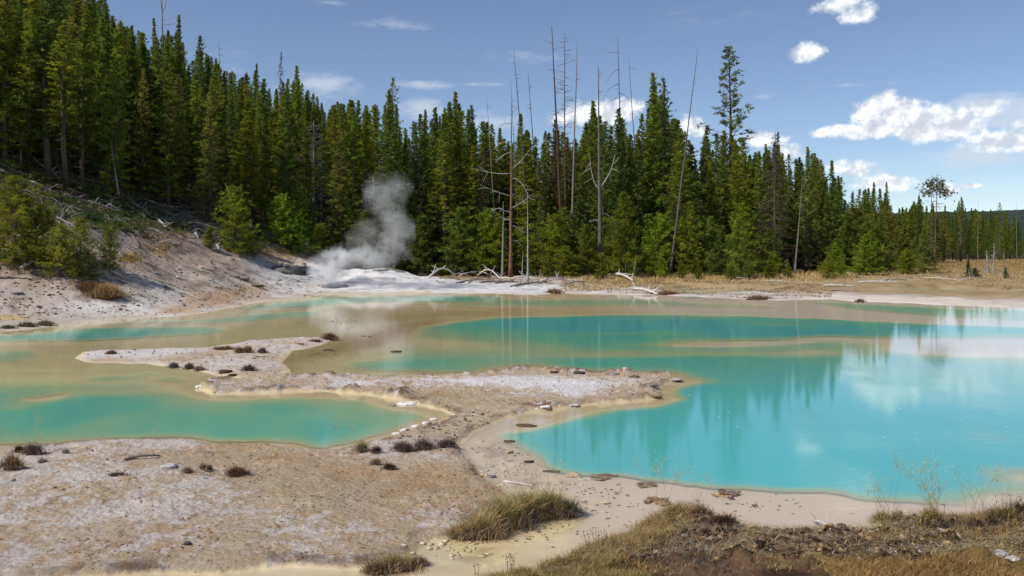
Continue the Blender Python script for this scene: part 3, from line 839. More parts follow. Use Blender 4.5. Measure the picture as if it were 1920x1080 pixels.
SKY = np.array([(-80, -60), (0, -70), (100, -60), (180, -20), (230, 22), (270, 62), (300, 62), (330, 45), (352, 95), (382, 80), (415, 122), (450, 135), (482, 130), (505, 160), (520, 155), (553, 132), (575, 165), (600, 172), (620, 182),
                (645, 178), (690, 188), (715, 175), (733, 160), (760, 215), (800, 205), (853, 180), (885, 202), (920, 230), (975, 222), (1010, 246), (1040, 232), (1075, 248), (1115, 196), (1140, 230), (1160, 212), (1190, 235),
                (1218, 150), (1255, 158), (1290, 262), (1330, 246), (1362, 240), (1400, 265), (1450, 262), (1490, 292), (1520, 282), (1560, 305), (1600, 345), (1637, 350), (1662, 352), (1685, 388), (1720, 370), (1760, 380),
                (1800, 368), (1850, 392), (1880, 380), (1920, 382), (2100, 388)], float)


def skyline(px): return float(np.interp(px, SKY[:, 0], SKY[:, 1]))


def H_for(px, Y, top):
    x = (px - 960) / F * Y
    return CH + (HY - top) / F * Y - gz(x, Y)


def front(px):
    return float(np.interp(px, [-100, 60, 200, 330, 450, 560, 650, 760, 900, 1000, 1200, 1500, 1600, 1680, 1760, 1830, 2000], [59, 61, 66, 71, 75, 80, 82, 84, 85, 85, 86, 87, 92, 104, 150, 205, 215]))


# standing out one by one: (px, distance, top row, kind, width, tint, label)
MARK = [
    (1362, 96, 88, 'tall', 1.4, (.045, .062, .018), 'tallest living pine, thin tiered crown rising alone above the forest right of the leaning snag'),
    (1218, 92, 138, 'full', 1.25, None, 'tall dense pine with pointed top, left one of the tall pair beside the leaning snag'),
    (1256, 93, 148, 'tall', 1.1, (.06, .08, .018), 'tall pine with blunt open top, right one of the tall pair beside the leaning snag'),
    (733, 90, 146, 'tall', .8, None, 'tall slender pine standing above the others right behind the steam plume'),
    (853, 91, 174, 'full', 1.1, None, 'tall pointed pine, highest between the steam plume and the grey snags'),
    (885, 93, 198, 'full', .9, None, 'slender dark pine just right of the tall pointed one beyond the white shore'),
    (797, 92, 206, 'full', .9, None, 'narrow pine with sharp top between steam and tall pointed pine'),
    (1115, 92, 190, 'full', 1.1, None, 'pointed pine in front of the low white cloud, right of the reddish dead tree'),
    (1160, 90, 204, 'full', 1.15, None, 'broad light green pine behind the two curved thin snags'),
    (975, 93, 214, 'full', .9, None, 'pine with tuft at its top standing behind the orange barked dead tree'),
    (1040, 93, 226, 'full', 1.0, (.08, .075, .022), 'brownish green pine right behind the tallest bare snag'),
    (1325, 93, 238, 'full', 1.2, (.062, .075, .02), 'dull olive pine beneath the tallest living pine'),
    (1400, 92, 262, 'full', 1.1, None, 'pine right of the tallest living pine, top just under the cloud'),
    (1516, 90, 276, 'full', 1.25, (.085, .10, .02), 'bright crowned pine right of the reddish brown dead one'),
    (1560, 91, 302, 'full', 1.2, None, 'dense pine at the right shoulder of the dark forest'),
    (1637, 112, 342, 'full', .9, None, 'pointed pine, left of the two narrow tops where the forest steps down'),
    (1662, 114, 342, 'full', .8, None, 'thin pointed pine, right of the two narrow tops where the forest steps down'),
    (1655, 97, 376, 'full', 1.35, (.085, .105, .018), 'broad bright green pine at the forest corner before the meadow'),
    (1722, 118, 366, 'full', .9, None, 'pine with round tufted top left of the tall tufted snag on the right'),
    (1802, 160, 370, 'tall', 1.2, (.045, .06, .02), 'dark pine with clumped flat top above the distant hill line'),
    (1876, 190, 380, 'tall', 1.1, None, 'far pine with narrow top near the right edge of the meadow'),
    (330, 92, 30, 'full', .9, None, 'pointed pine beside the tall forked snag on the hill crest'),
    (292, 92, 35, 'full', .8, None, 'slender pine left of the forked snag on the hill crest'),
    (380, 95, 68, 'full', .9, None, 'sharp topped pine breaking the hill skyline alone'),
    (553, 95, 124, 'full', 1.0, None, 'tall pine right of the thin tufted pine on the hill shoulder'),
    (480, 96, 120, 'full', .8, None, 'slender pine left of the thin tufted pine on the hill shoulder'),
    (522, 100, 98, 'tall', .35, (.05, .055, .03), 'thin nearly bare pine with small tufts above the hill shoulder'),
    (130, 70, 75, 'full', 1.5, (.075, .095, .017), 'big full pine in front of the left hillside, above the fallen logs'),
    (335, 73, 140, 'full', 1.35, (.105, .092, .022), 'olive brown pine at the front of the left hillside'),
    (395, 72, 150, 'full', 1.4, (.095, .098, .018), 'wide yellow green pine above the brush heap'),
    (220, 71, 120, 'thin', 1.1, None, 'thin crowned pine over the fallen logs with bare lower trunk'),
    (500, 79, 150, 'full', 1.3, None, 'dark pine with dense crown above the two bright saplings'),
    (640, 80, 215, 'full', 1.2, (.095, .098, .018), 'yellowish pine left of the rising steam'),
    (1455, 93, 250, 'thin', .8, (.06, .075, .02), 'green topped pine behind the reddish brown dead pine'),
    (1012, 84, 375, 'full', 1.7, (.075, .088, .022), 'broad grey green pine right of the orange barked dead tree'),
    (1070, 85, 400, 'full', 1.5, (.068, .085, .02), 'medium pine in front of the bare snags'),
]
for (px, Y, top, kind, wd, tint, lab) in MARK:
    pine(kind, (px - 960) / F * Y, Y, H_for(px, Y, top), lab, 'single pines that stand out', tint, wd)

# young pines along the forest edge: (px, foot py, top py, kind, width, tint, label)
BRIGHT = (.135, .185, .014); MIDG = (.115, .138, .013)
YOUNG = [
    (28, 492, 332, 'bush', 1.15, (.15, .16, .014), 'large bushy young pine at the left edge on the slope'),
    (70, 500, 392, 'bush', 1.1, (.14, .15, .014), 'wide low pine bush in the left corner, in front of the fallen logs'),
    (112, 520, 420, 'bush', 1.0, (.13, .145, .014), 'pine bush leaning down the pale bank beside the weathered stump'),
    (150, 515, 408, 'bush', .8, (.14, .16, .014), 'upright bushy pine sapling in the middle of the left bush group'),
    (205, 505, 432, 'bush', .55, (.13, .155, .014), 'small pine sapling at the right end of the left bush group'),
    (165, 526, 470, 'bush', 1.0, (.085, .10, .018), 'lowest sprawling pine branch bush above the brown grass patch'),
    (393, 466, 424, 'young', 1.6, (.125, .135, .02), 'small round pine bush under the brush heap'),
    (440, 474, 352, 'young', 1.3, MIDG, 'mid green young pine between brush heap and bright saplings'),
    (528, 462, 366, 'young', 1.2, BRIGHT, 'bright green sapling, left and upper of the bright pair'),
    (556, 474, 396, 'young', 1.1, (.12, .19, .018), 'bright green cone shaped sapling, lower right of the bright pair'),
    (470, 478, 440, 'young', 1.5, (.12, .12, .02), 'low olive bush right of the small round pine bush'),
    (600, 485, 420, 'young', 1.3, MIDG, 'young pine just left of the steam column'),
    (650, 488, 378, 'young', 1.3, BRIGHT, 'tall green young pine beside the steam column'),
    (690, 492, 392, 'young', 1.3, MIDG, 'young pine half hidden in the steam'),
    (790, 505, 430, 'young', 1.9, MIDG, 'wide pine bush right of the steam, above the white mound'),
    (770, 500, 390, 'young', 1.2, MIDG, 'green young pine right behind the steam'),
    (858, 505, 420, 'young', 1.3, BRIGHT, 'light green young pine with pointed top beyond the white shore'),
    (830, 508, 455, 'young', 1.5, MIDG, 'low pine bush beyond the white shore'),
    (905, 500, 432, 'young', 1.4, MIDG, 'young pine left of the short grey snag'),
    (925, 505, 455, 'young', 1.2, (.11, .12, .02), 'olive sapling at the foot of the short grey snag'),
    (1100, 518, 424, 'young', 1.2, MIDG, 'pointed young pine between the bare snags'),
    (1175, 520, 362, 'young', 1.2, MIDG, 'taller young pine behind the white leaning stump'),
    (1060, 520, 462, 'young', 1.5, MIDG, 'bushy sapling under the grey green pine'),
    (1028, 520, 480, 'young', 1.3, (.10, .11, .02), 'small olive sapling beside the white bare pole'),
    (1125, 524, 492, 'young', 1.6, (.12, .13, .02), 'small yellow green bush near the fallen white log'),
    (1222, 520, 448, 'young', .9, MIDG, 'slim sapling left of a slightly smaller brighter one'),
    (1242, 522, 462, 'young', .8, BRIGHT, 'slim brighter sapling at the foot of the leaning snag'),
    (1278, 523, 488, 'young', 1.3, MIDG, 'little bush right of the leaning snag foot'),
    (1310, 524, 495, 'young', 1.5, MIDG, 'low bush between leaning snag and round bushy pine'),
    (1345, 518, 452, 'young', 1.5, (.075, .105, .018), 'round bushy young pine with a small side top'),
    (1388, 521, 410, 'young', 1.15, (.105, .135, .018), 'cone shaped young pine lit on its left side'),
    (1404, 524, 487, 'young', 1.0, (.10, .13, .02), 'tiny tree shaped sapling in front of the cone shaped one'),
    (1370, 524, 496, 'young', 1.4, (.11, .13, .02), 'low bush at the left foot of the cone shaped pine'),
    (1445, 524, 487, 'young', 2.2, MIDG, 'spreading green bush left of the curved white branch'),
    (1478, 522, 492, 'young', 1.2, MIDG, 'bush by the grey trunk right of the curved white branch'),
    (1553, 522, 480, 'young', 1.6, MIDG, 'loose bush at the dark forest foot on the right'),
    (1578, 520, 470, 'young', .85, BRIGHT, 'small light green sapling standing clear at the forest edge'),
    (1625, 516, 440, 'young', 1.4, BRIGHT, 'bright young pine by the forest corner'),
    (1700, 514, 470, 'young', 1.6, MIDG, 'bushy young pine at the right end of the dark forest'),
    (1735, 512, 430, 'young', 1.3, (.09, .11, .02), 'young pine where forest meets the golden meadow'),
    (1815, 521, 482, 'young', .8, (.07, .085, .022), 'small thin pine standing in the meadow'),
    (1828, 519, 502, 'young', 1.5, (.05, .08, .018), 'dark round bush in the meadow beside a small thin pine'),
    (1886, 522, 500, 'young', .8, (.07, .09, .02), 'tiny sapling at the foot of the bare meadow trunk'),
]
for (px, fy, top, kind, wd, tint, lab) in YOUNG:
    x, y, z = hit(px, fy)
    if y > 200 or (y > 100 and px < 1650): y = 86; x = (px - 960) / F * y; z = gz(x, y)
    H = max(.5, CH + (HY - top) / F * y - z)
    pine(kind, x, y, H, lab, 'young pines and bushes along the forest edge', tint, wd, name='young_pine' if kind == 'young' else 'pine_bush', cat='young pine' if kind == 'young' else 'pine bush', z=z - .03)

# the rest of the forest
LAND = [(28, 'the left edge bushy pine'), (130, 'the big front hillside pine'), (222, 'the pale leaning trunk'), (306, 'the forked crest snag'), (409, 'the small skyline snag'),
        (522, 'the thin bare tufted pine'), (589, 'the grey leafless pine'), (733, 'the tall pine behind steam'), (853, 'the tall pointed pine'), (957, 'the orange barked dead tree'),
        (1040, 'the tallest bare snag'), (1124, 'the upswept armed snag'), (1236, 'the tall pine pair'), (1300, 'the long leaning snag'), (1362, 'the tallest living pine'),
        (1454, 'the reddish brown dead pine'), (1578, 'the small clear sapling'), (1650, 'the two narrow tops'), (1757, 'the tufted leaning tree'), (1855, 'the pale meadow trunks')]
ORD = ['nearest', 'second', 'third', 'fourth', 'fifth', 'sixth', 'seventh', 'eighth', 'ninth', 'tenth', 'eleventh', 'twelfth', 'thirteenth', 'fourteenth']


def scatter(n_target, p0, p1, depth, spacing, tries=6000, back=0):
    out = []
    for _ in range(tries):
        if len(out) >= n_target: break
        px = U(p0, p1); Y = front(px) + back + depth * random.random() ** 1.15
        x = (px - 960) / F * Y
        if all((x - a) ** 2 + (Y - b) ** 2 > spacing ** 2 for a, b in TREES[-500:]):
            out.append((px, Y, x)); TREES.append((x, Y))
    return out


ZONES = [(-70, 180), (180, 420), (420, 640), (640, 900), (900, 1200), (1200, 1480), (1480, 1700), (1700, 1950)]
NZ = [44, 38, 34, 32, 34, 32, 24, 34]
plan = []
for (p0, p1), nz in zip(ZONES, NZ):
    for (px, Y, x) in scatter(nz, p0, p1, 40 if p1 <= 640 else (18 if p1 < 1700 else 40), 1.5):
        dd = Y - front(px)
        H = H_for(px, Y, skyline(px) + (U(2, 38) if dd > 12 else U(12, 95)))
        H = min(max(H, 8), 21)
        kind = 'full' if random.random() < .78 else 'thin'
        rr = random.random()
        if rr < .12: tint, tw = (.092, .088, .016), 'brownish'
        elif rr < .35: tint, tw = (.096, .106, .010), 'yellow green'
        elif rr < .6: tint, tw = (.056, .080, .013), 'dark green'
        else: tint, tw = (.074, .096, .011), 'mid green'
        land = min(LAND, key=lambda q: abs(q[0] - px))
        row = 'front row' if dd < 9 else ('middle row' if dd < 22 else 'back row')
        plan.append(dict(px=px, Y=Y, x=x, H=H, kind=kind, tint=tint, tw=tw, land=land, row=row, side='left' if px < land[0] else 'right', dd=dd))
for p in plan:
    same = sorted([abs(q['px'] - q['land'][0]) for q in plan if q['land'] is p['land'] and q['row'] == p['row'] and q['side'] == p['side']])
    o = same.index(abs(p['px'] - p['land'][0]))
    lab = '%s %s pine, %s %s of %s, %s' % (p['tw'], 'open' if p['kind'] == 'thin' else 'dense', ORD[min(o, 13)], p['side'], p['land'][1], p['row'])
    pine(p['kind'], p['x'], p['Y'], p['H'], lab, 'pines of the dense forest', p['tint'], U(1.05, 1.45) if p['dd'] > 8 else U(1.1, 1.6))
sap = []
for k in range(900):
    if len(sap) >= 64: break
    px = U(440, 1700); Y = front(px) + U(-3.5, 1.0); x = (px - 960) / F * Y
    if all((x - a) ** 2 + (Y - b) ** 2 > 1.0 for a, b in TREES):
        TREES.append((x, Y)); sap.append((px, Y, x, 1.3 + 5.5 * random.random() ** 1.6, min(LAND, key=lambda q: abs(q[0] - px))))
for px, Y, x, H, land in sap:
    side = 'left' if px < land[0] else 'right'
    same = sorted(abs(q[0] - land[0]) for q in sap if q[4] is land and (q[0] < land[0]) == (px < land[0]))
    pine('young', x, Y, H, '%s young pine at the forest foot, %s %s of %s' % ('short' if H < 3 else 'taller', ORD[same.index(abs(px - land[0]))], side, land[1]), 'young pines at the forest foot',
         random.choice([MIDG, (.105, .115, .016), (.085, .115, .016), BRIGHT]), U(1.0, 1.6), name='young_pine', cat='young pine')
for k in range(16):      # the wood goes on past the left edge of the view and shades the slope
    Y = 47 + k * 1.5 + U(-1, 1); px = -110 - max(0, 70 - Y) * 19 + U(-60, 20)
    pine('full', (px - 960) / F * Y, Y, U(12, 17), ORD[k].replace('nearest', 'first') + ' green pine up the slope along the left edge' if k < 14 else ('highest' if k == 15 else 'last but one') + ' green pine up the slope along the left edge', 'pines beyond the left edge', None, 1.2)


def build_backdrop():
    """pines deeper in the wood that only show as a mass between the others: one object, its trees spread by geometry nodes"""
    r = np.random.default_rng(99)
    src = bpy.data.collections.new('forest_source')
    for k, (kind, tv, tf, tc, cv, cf, cs) in enumerate(RAW[:10]):
        V = np.concatenate([tv, cv]); Fc = np.concatenate([tf, cf + len(tv)])
        tint = np.array(GREENS[k % 6]) * r.uniform(1.3, 1.9)
        me = np_mesh('forest_pine', V, Fc, np.concatenate([tc, cs * tint]), M_BARK1)
        me.materials.append(M_DEEP)
        me.polygons.foreach_set('material_index', np.concatenate([np.zeros(len(tf), np.int32), np.ones(len(cf), np.int32)]))
        H0 = 15 if k < 7 else 17
        me.transform(Matrix.Scale(1 / H0, 4))
        src.objects.link(bpy.data.objects.new('forest_pine', me))
    pts = []
    for _ in range(230): pts.append((r.uniform(640, 1700), r.uniform(5, 34)))
    for _ in range(330): pts.append((r.uniform(-240, 660), r.uniform(6, 66)))
    for _ in range(330): pts.append((r.uniform(1690, 2300), r.uniform(4, 90)))
    P = []; S = []; Rz = []
    for px, dd in pts:
        Y = front(px) + dd; x = (px - 960) / F * Y
        if min((x - a) ** 2 + (Y - b) ** 2 for a, b in TREES) < .5: continue
        H = min(max(H_for(px, Y, skyline(px) + r.uniform(4, 60)), 6), 20)
        P.append((x, Y, gz(x, Y))); wd = (H / 15) ** .8 * 15 * r.uniform(.95, 1.35); S.append((wd, wd, H)); Rz.append((0, 0, r.uniform(0, 6.28)))
    me = bpy.data.meshes.new('forest'); me.from_pydata(P, [], [])
    for nm, dat in (('tree_scale', S), ('tree_rot', Rz)):
        a = me.attributes.new(nm, 'FLOAT_VECTOR', 'POINT'); a.data.foreach_set('vector', np.array(dat, np.float32).ravel())
    o = link('forest', me)
    ng = bpy.data.node_groups.new('forest', 'GeometryNodeTree')
    ng.interface.new_socket('Geometry', in_out='INPUT', socket_type='NodeSocketGeometry')
    ng.interface.new_socket('Geometry', in_out='OUTPUT', socket_type='NodeSocketGeometry')
    N = ng.nodes; L = ng.links
    gi = N.new('NodeGroupInput'); go = N.new('NodeGroupOutput')
    ci = N.new('GeometryNodeCollectionInfo'); ci.inputs['Collection'].default_value = src
    ci.inputs['Separate Children'].default_value = True; ci.inputs['Reset Children'].default_value = True
    ip = N.new('GeometryNodeInstanceOnPoints'); ip.inputs['Pick Instance'].default_value = True
    sa = N.new('GeometryNodeInputNamedAttribute'); sa.data_type = 'FLOAT_VECTOR'; sa.inputs['Name'].default_value = 'tree_scale'
    ra = N.new('GeometryNodeInputNamedAttribute'); ra.data_type = 'FLOAT_VECTOR'; ra.inputs['Name'].default_value = 'tree_rot'
    L.new(gi.outputs[0], ip.inputs['Points']); L.new(ci.outputs[0], ip.inputs['Instance'])
    L.new(sa.outputs['Attribute'], ip.inputs['Scale']); L.new(ra.outputs['Attribute'], ip.inputs['Rotation'])
    L.new(ip.outputs[0], go.inputs[0])
    md = o.modifiers.new('forest', 'NODES'); md.node_group = ng
    tag(o, 'mass of pines deeper in the wood behind the front trees', kind='stuff')


build_backdrop()


# ------------------------------------------------------------------ dead trees, logs, brush
GREY = srgb(150, 142, 134); PALE = srgb(205, 200, 194); BROWN = srgb(112, 86, 68); ORANGE = srgb(124, 94, 74); DARK = srgb(92, 80, 74); RUST = srgb(120, 68, 44)


def curve_pts(p0, d, ln, bend, n=6, r=None):
    """a curved branch: starts at p0 along d, bends towards vector bend"""
    r = r or random
    pts = [np.array(p0, float)]; d = np.array(d, float); d /= np.linalg.norm(d)
    for i in range(n):
        d = d + np.array(bend) / n + np.array([r.uniform(-.1, .1) for _ in range(3)])
        d /= np.linalg.norm(d)
        pts.append(pts[-1] + d * ln / n)
    return pts


def snag(pxb, Y, pxt, top, r0, label, col=GREY, stubs=20, arms=(), stub_len=.5, z0=None, curve=.0, twigs=0, twig_col=None, name='dead_tree'):
    xb = (pxb - 960) / F * Y; zb = gz(xb, Y) - .1 if z0 is None else z0
    xt = (pxt - 960) / F * Y; zt = CH + (HY - top) / F * Y
    H = zt - zb
    e = bpy.data.objects.new(name, None); COL.objects.link(e); e.location = (xb, Y, zb); e.empty_display_size = .3
    tag(e, label, 'dead tree', 'bare dead trees')
    n = 14; t = np.linspace(0, 1, n)
    wob = np.cumsum(np.array([U(-1, 1) for _ in range(n)])) * .012 * H * .12
    P = np.stack([(xt - xb) * t + math.sin(1) * curve * np.sin(t * math.pi) + wob * (t > .05), wob * .6, H * t], 1)
    g = Geo(); g.tube(P, r0 * (1 - t * .88) * (1 + .5 * np.exp(-t * 30)), 8, col)
    link('trunk', g.mesh('dead_trunk', M_DEAD, True), e)
    ax = lambda s: np.array([np.interp(s, t, P[:, k]) for k in range(3)])
    for (s, dx, dz, ln, bz, rr) in arms:
        b = Geo(); p = curve_pts(ax(s), (dx, U(-.3, .3), dz), ln, (0, 0, bz), 8)
        b.tube(p, np.linspace(rr, rr * .25, len(p)), 5, PALE * .62 if col is not DARK else col)
        for q in range(3):
            k = random.randint(3, 7); pp = curve_pts(p[k], (dx * .5 + U(-.5, .5), U(-.5, .5), U(-.6, .5)), ln * .3, (0, 0, U(-.6, .4)), 4)
            b.tube(pp, np.linspace(rr * .4, .01, len(pp)), 3, PALE * .8, cap=False)
        link('branch', b.mesh('bare_branch', M_DEAD, True), e)
    if stubs or twigs:
        b = Geo()
        for _ in range(stubs):
            s = U(.25, .98); a = U(0, 6.28)
            p = curve_pts(ax(s), (math.cos(a), math.sin(a), U(-.3, .4)), stub_len * U(.2, 1.3), (0, 0, U(-.5, .5)), 3)
            b.tube(p, np.linspace(.024, .008, len(p)), 3, np.array(col) * 1.1, cap=False)
        for _ in range(twigs):
            s = U(.12, .97); a = U(0, 6.28); ln = stub_len * (1.2 - s) * U(.7, 1.5) * 2.2
            p = curve_pts(ax(s), (math.cos(a), math.sin(a), U(-.35, .2)), ln, (0, 0, U(-.4, .6)), 4)
            tc = twig_col if twig_col is not None else col
            b.tube(p, np.linspace(.022, .008, len(p)), 3, tc, cap=False)
            for _k in range(5):
                q = curve_pts(p[random.randint(1, 4)], (math.cos(a) + U(-.9, .9), math.sin(a) + U(-.9, .9), U(-.5, .3)), ln * U(.2, .45), (0, 0, U(-.3, .3)), 2)
                b.tube(q, np.linspace(.014, .006, len(q)), 3, tc, cap=False)
        tag(link('twigs', b.mesh('dead_twigs', M_DEAD), e), kind='stuff')
    return e


A = lambda s, dx, dz, ln, bz, rr=.04: (s, dx, dz, ln, bz, rr)
snag(957, 79, 958, 192, .17, 'orange barked dead tree with many long curved pale branches on the white shore', ORANGE, 22,
     [A(.40, 1, .5, 2.4, .6), A(.47, -1, .1, 3.0, .2), A(.60, -1, -.3, 3.4, .5), A(.62, 1, .8, 2.6, .3), A(.57, 1, .2, 2.3, -1.8), A(.48, .9, .2, 1.6, -1.6), A(.30, 1, .1, 1.4, -1.4), A(.78, -1, .2, 1.6, -1.4),
      A(.88, -1, .5, 1.5, -1.2), A(.72, -.8, -.2, 1.8, -.8), A(.33, -1, .4, 1.2, .3), A(.38, -1, .1, 1.2, .5), A(.22, 1, .2, 1.2, -1.0), A(.82, 1, .2, 1.0, -.8)], .6)
snag(942, 78, 944, 378, .13, 'short grey dead trunk close left of the orange barked dead tree', GREY * .8, 8, [A(.9, -1, .6, 1.3, -1.2)], .4)
snag(990, 74, 989, 362, .075, 'thin white bare pole right of the orange barked dead tree', PALE * .6, 8, (), .3)
snag(978, 74, 981, 470, .06, 'short thin white pole leaning beside the taller white pole', PALE * .6, 4, (), .25)
snag(1016, 88, 991, 130, .11, 'slender bare snag leaning left, second from the orange barked dead tree', DARK, 26, (), .5)
snag(998, 87, 963, 94, .13, 'tall bare snag leaning left, its tip high above the orange barked tree', DARK, 26, (), .45)
snag(978, 89, 958, 150, .08, 'thin bare snag just left of the tall left leaning one', DARK, 16, (), .45)
snag(934, 87, 911, 178, .09, 'thin grey snag leaning left, leftmost of the bare snags', GREY * .75, 16, (), .5)
snag(1056, 86, 1037, 48, .19, 'tallest bare snag, dark brown trunk tapering to a sharp tip', BROWN * .5, 34, [A(.93, -1, .1, 1.4, .4, .03)], .45)
snag(1061, 89, 1057, 62, .13, 'dead pine with reddish twigs between two bare snags', srgb(84, 68, 60), 20, (), .9, twigs=85, twig_col=srgb(104, 62, 56))
snag(1069, 85, 1080, 76, .15, 'bare grey snag right of the reddish twigged one, leaning right', GREY * .6, 30, [A(.72, 1, .2, 1.3, .3, .03)], .5)
snag(1126, 82, 1122, 122, .22, 'bare snag with two upswept arms in the middle of the forest edge', GREY * .45, 26,
     [A(.42, .9, .8, 3.4, 1.0, .07), A(.41, -.9, .5, 3.6, 4.5, .05), A(.30, 1, .2, 2.0, -1.4), A(.72, 1, .1, 1.4, -.7), A(.27, -1, .1, 1.0, -.8)], .5)
snag(1168, 92, 1159, 68, .13, 'bare snag with long drooping thin branches at left near its top', DARK, 18,
     [A(.86, -1, -.2, 2.2, -1.6, .03), A(.80, -1, -.1, 2.6, -1.8, .03), A(.93, -1, .1, 1.4, .1, .025), A(.76, 1, -.1, 1.6, -1.2, .03), A(.74, -1, .0, 2.0, -1.4, .03)], .5)
snag(1206, 90, 1179, 112, .11, 'thin curved bare snag leaning left beside the drooping branched one', DARK, 12, [A(.96, 1, .3, .8, -.8, .02)], .35)
snag(1257, 84, 1310, 92, .13, 'long bare snag leaning strongly right across the forest', GREY * .38, 24, (), .3)
snag(308, 92, 303, -30, .17, 'forked dead snag standing on the hill crest', GREY * .55, 12, [A(.86, -1, 2.2, 3.0, .6, .07), A(.84, 1, 1.5, 3.0, .9, .06), A(.8, 1, .3, 1.6, .1, .04), A(.77, 1, .2, 1.3, .2, .04)], .6)
snag(334, 93, 335, 26, .08, 'short bare tip poking out beside the crest pines', GREY * .55, 8, (), .4)
snag(410, 96, 409, 74, .10, 'small bare grey snag on the hill skyline', GREY * .6, 18, (), .7, twigs=16)
snag(589, 82, 588, 225, .15, 'grey leafless pine with drooping fine twigs on the lower hillside', GREY * .75, 20, (), 1.0, twigs=190, twig_col=GREY * .72)
snag(1452, 86, 1454, 246, .15, 'reddish brown dead pine with dense fine twigs in the right forest', srgb(84, 72, 64), 20, (), .75, twigs=260, twig_col=srgb(88, 72, 64))
snag(778, 85, 776, 275, .13, 'dark brown leafless pine right behind the steam', srgb(78, 64, 56), 20, (), .9, twigs=150, twig_col=srgb(80, 66, 60))
snag(905, 86, 906, 270, .13, 'dark leafless pine with dense twigs left of the grey snags', srgb(72, 58, 52), 20, (), .8, twigs=150, twig_col=srgb(76, 62, 58))
snag(702, 82, 700, 330, .11, 'pale grey leafless young pine inside the steam', GREY, 14, [A(.8, -1, .8, 1.2, -1.4)], .8, twigs=60)
snag(224, 67, 207, 262, .08, 'thin pale dead trunk leaning among the hillside pines', GREY, 10, (), .4)
snag(1745, 122, 1747, 320, .09, 'thin straight bare pole behind the meadow, left of a tufted tree', DARK, 10, (), .4)
snag(1752, 121, 1758, 322, .13, 'tall leaning tree with one tufted crown above the right forest', BROWN, 10, (), .9, twigs=60, twig_col=DARK)
snag(1833, 205, 1834, 374, .10, 'far thin bare pole above the distant stand', GREY * .6, 6, (), .5)
snag(1907, 205, 1906, 378, .09, 'rightmost far bare pole above the distant stand', GREY * .6, 6, (), .5)
snag(1852, 87, 1850, 470, .13, 'pale barkless twin trunk with grey twigs in the meadow', PALE * .6, 8, (), .22, twigs=40, twig_col=GREY)
snag(1862, 88, 1864, 455, .08, 'thin pale twiggy dead sapling beside the barkless meadow trunk', PALE * .6, 8, (), .2, twigs=40, twig_col=GREY)
snag(1881, 86, 1883, 472, .10, 'plain short dead trunk, rightmost in the meadow', GREY * .7, 4, (), .3)
snag(1473, 84, 1464, 508, .06, 'curved white branch standing up at the forest edge', PALE, 2, (), .3, name='dead_stump')
snag(1186, 79, 1193, 482, .12, 'short white leaning stump by the fallen white log', PALE, 4, (), .3, name='dead_stump')
snag(38, 66, 40, 250, .12, 'bare grey trunk standing at the far left above the logs', GREY * .6, 10, (), .5)
snag(1490, 84, 1505, 330, .11, 'grey bare trunk leaning right in front of the dark right forest', GREY * .55, 10, (), .4)
# tuft on the leaning tree of the right forest
tx = (1756 - 960) / F * 121
e = bpy.data.objects['dead_tree']
_tuft = Geo(); _r = np.random.default_rng(3)
_P = np.concatenate([_r.normal(size=(70, 3)) * [.55, .5, .32] + c0 for c0 in ([-.9, 0, 9.7], [.4, 0, 9.2], [1.3, 0, 8.6], [-1.1, 0, 8.7], [.1, 0, 10.1])])
_V, _F, _S = tufts(_P, np.tile([0, 0, .8], (350, 1)), _r, .32, .09, 6, np.stack([_r.uniform(.7, 1.3, 350)] * 3, 1))
_tuft.add(_V, _F, _S * np.array((.12, .12, .025)))
for o_ in list(bpy.data.objects):
    if o_.get('label', '').startswith('tall leaning tree with one tufted'):
        tm_ = _tuft.mesh('tufted_crown', M_GRASS); zt_ = CH + (HY - 352) / F * 121 - o_.location.z
        c_ = link('crown', tm_, o_, (.3, 0, zt_ - 9.4))


def log(p1, p2, r, label, col=GREY, bend=.15, stubs=3, lift=0.0, name='fallen_log', cat='fallen log', group='fallen logs and driftwood', zz=None):
    a = np.array(hit(*p1)); b = np.array(hit(*p2))
    if abs(a[1] - b[1]) > 9:      # keep both ends at about one distance
        b[1] = a[1] + 9 * np.sign(b[1] - a[1]); b[0] = (p2[0] - 960) / F * b[1]; b[2] = gz(b[0], b[1])
    a[2] += r * .8; b[2] += r * .8 + lift
    o0 = (a + b) / 2
    n = 7; t = np.linspace(0, 1, n)[:, None]
    P = a * (1 - t) + b * t; L = np.linalg.norm(b - a)
    P[:, 2] = np.maximum(P[:, 2] + bend * L * .18 * np.sin(t[:, 0] * 3.1) * (1 if bend > 0 else .3), [gz(q[0], q[1]) + r * .6 for q in P])
    P[:, 1] += np.sin(t[:, 0] * 4 + U(0, 3)) * L * .02
    g = Geo(); g.tube(P - o0, np.linspace(r, r * .45, n), 7, col)
    for _ in range(stubs):
        k = random.randint(1, n - 2)
        q = curve_pts(P[k] - o0, (U(-1, 1), U(-.5, .5), U(.1, 1)), U(.2, .6) * min(L, 3) * .5, (0, 0, U(-.8, .3)), 4)
        g.tube(q, np.linspace(r * .4, r * .1, len(q)), 4, np.array(col) * 1.05)
    o = link(name, g.mesh('weathered_log', M_DEAD, True), None, tuple(o0))
    tag(o, label, cat, group)
    return o


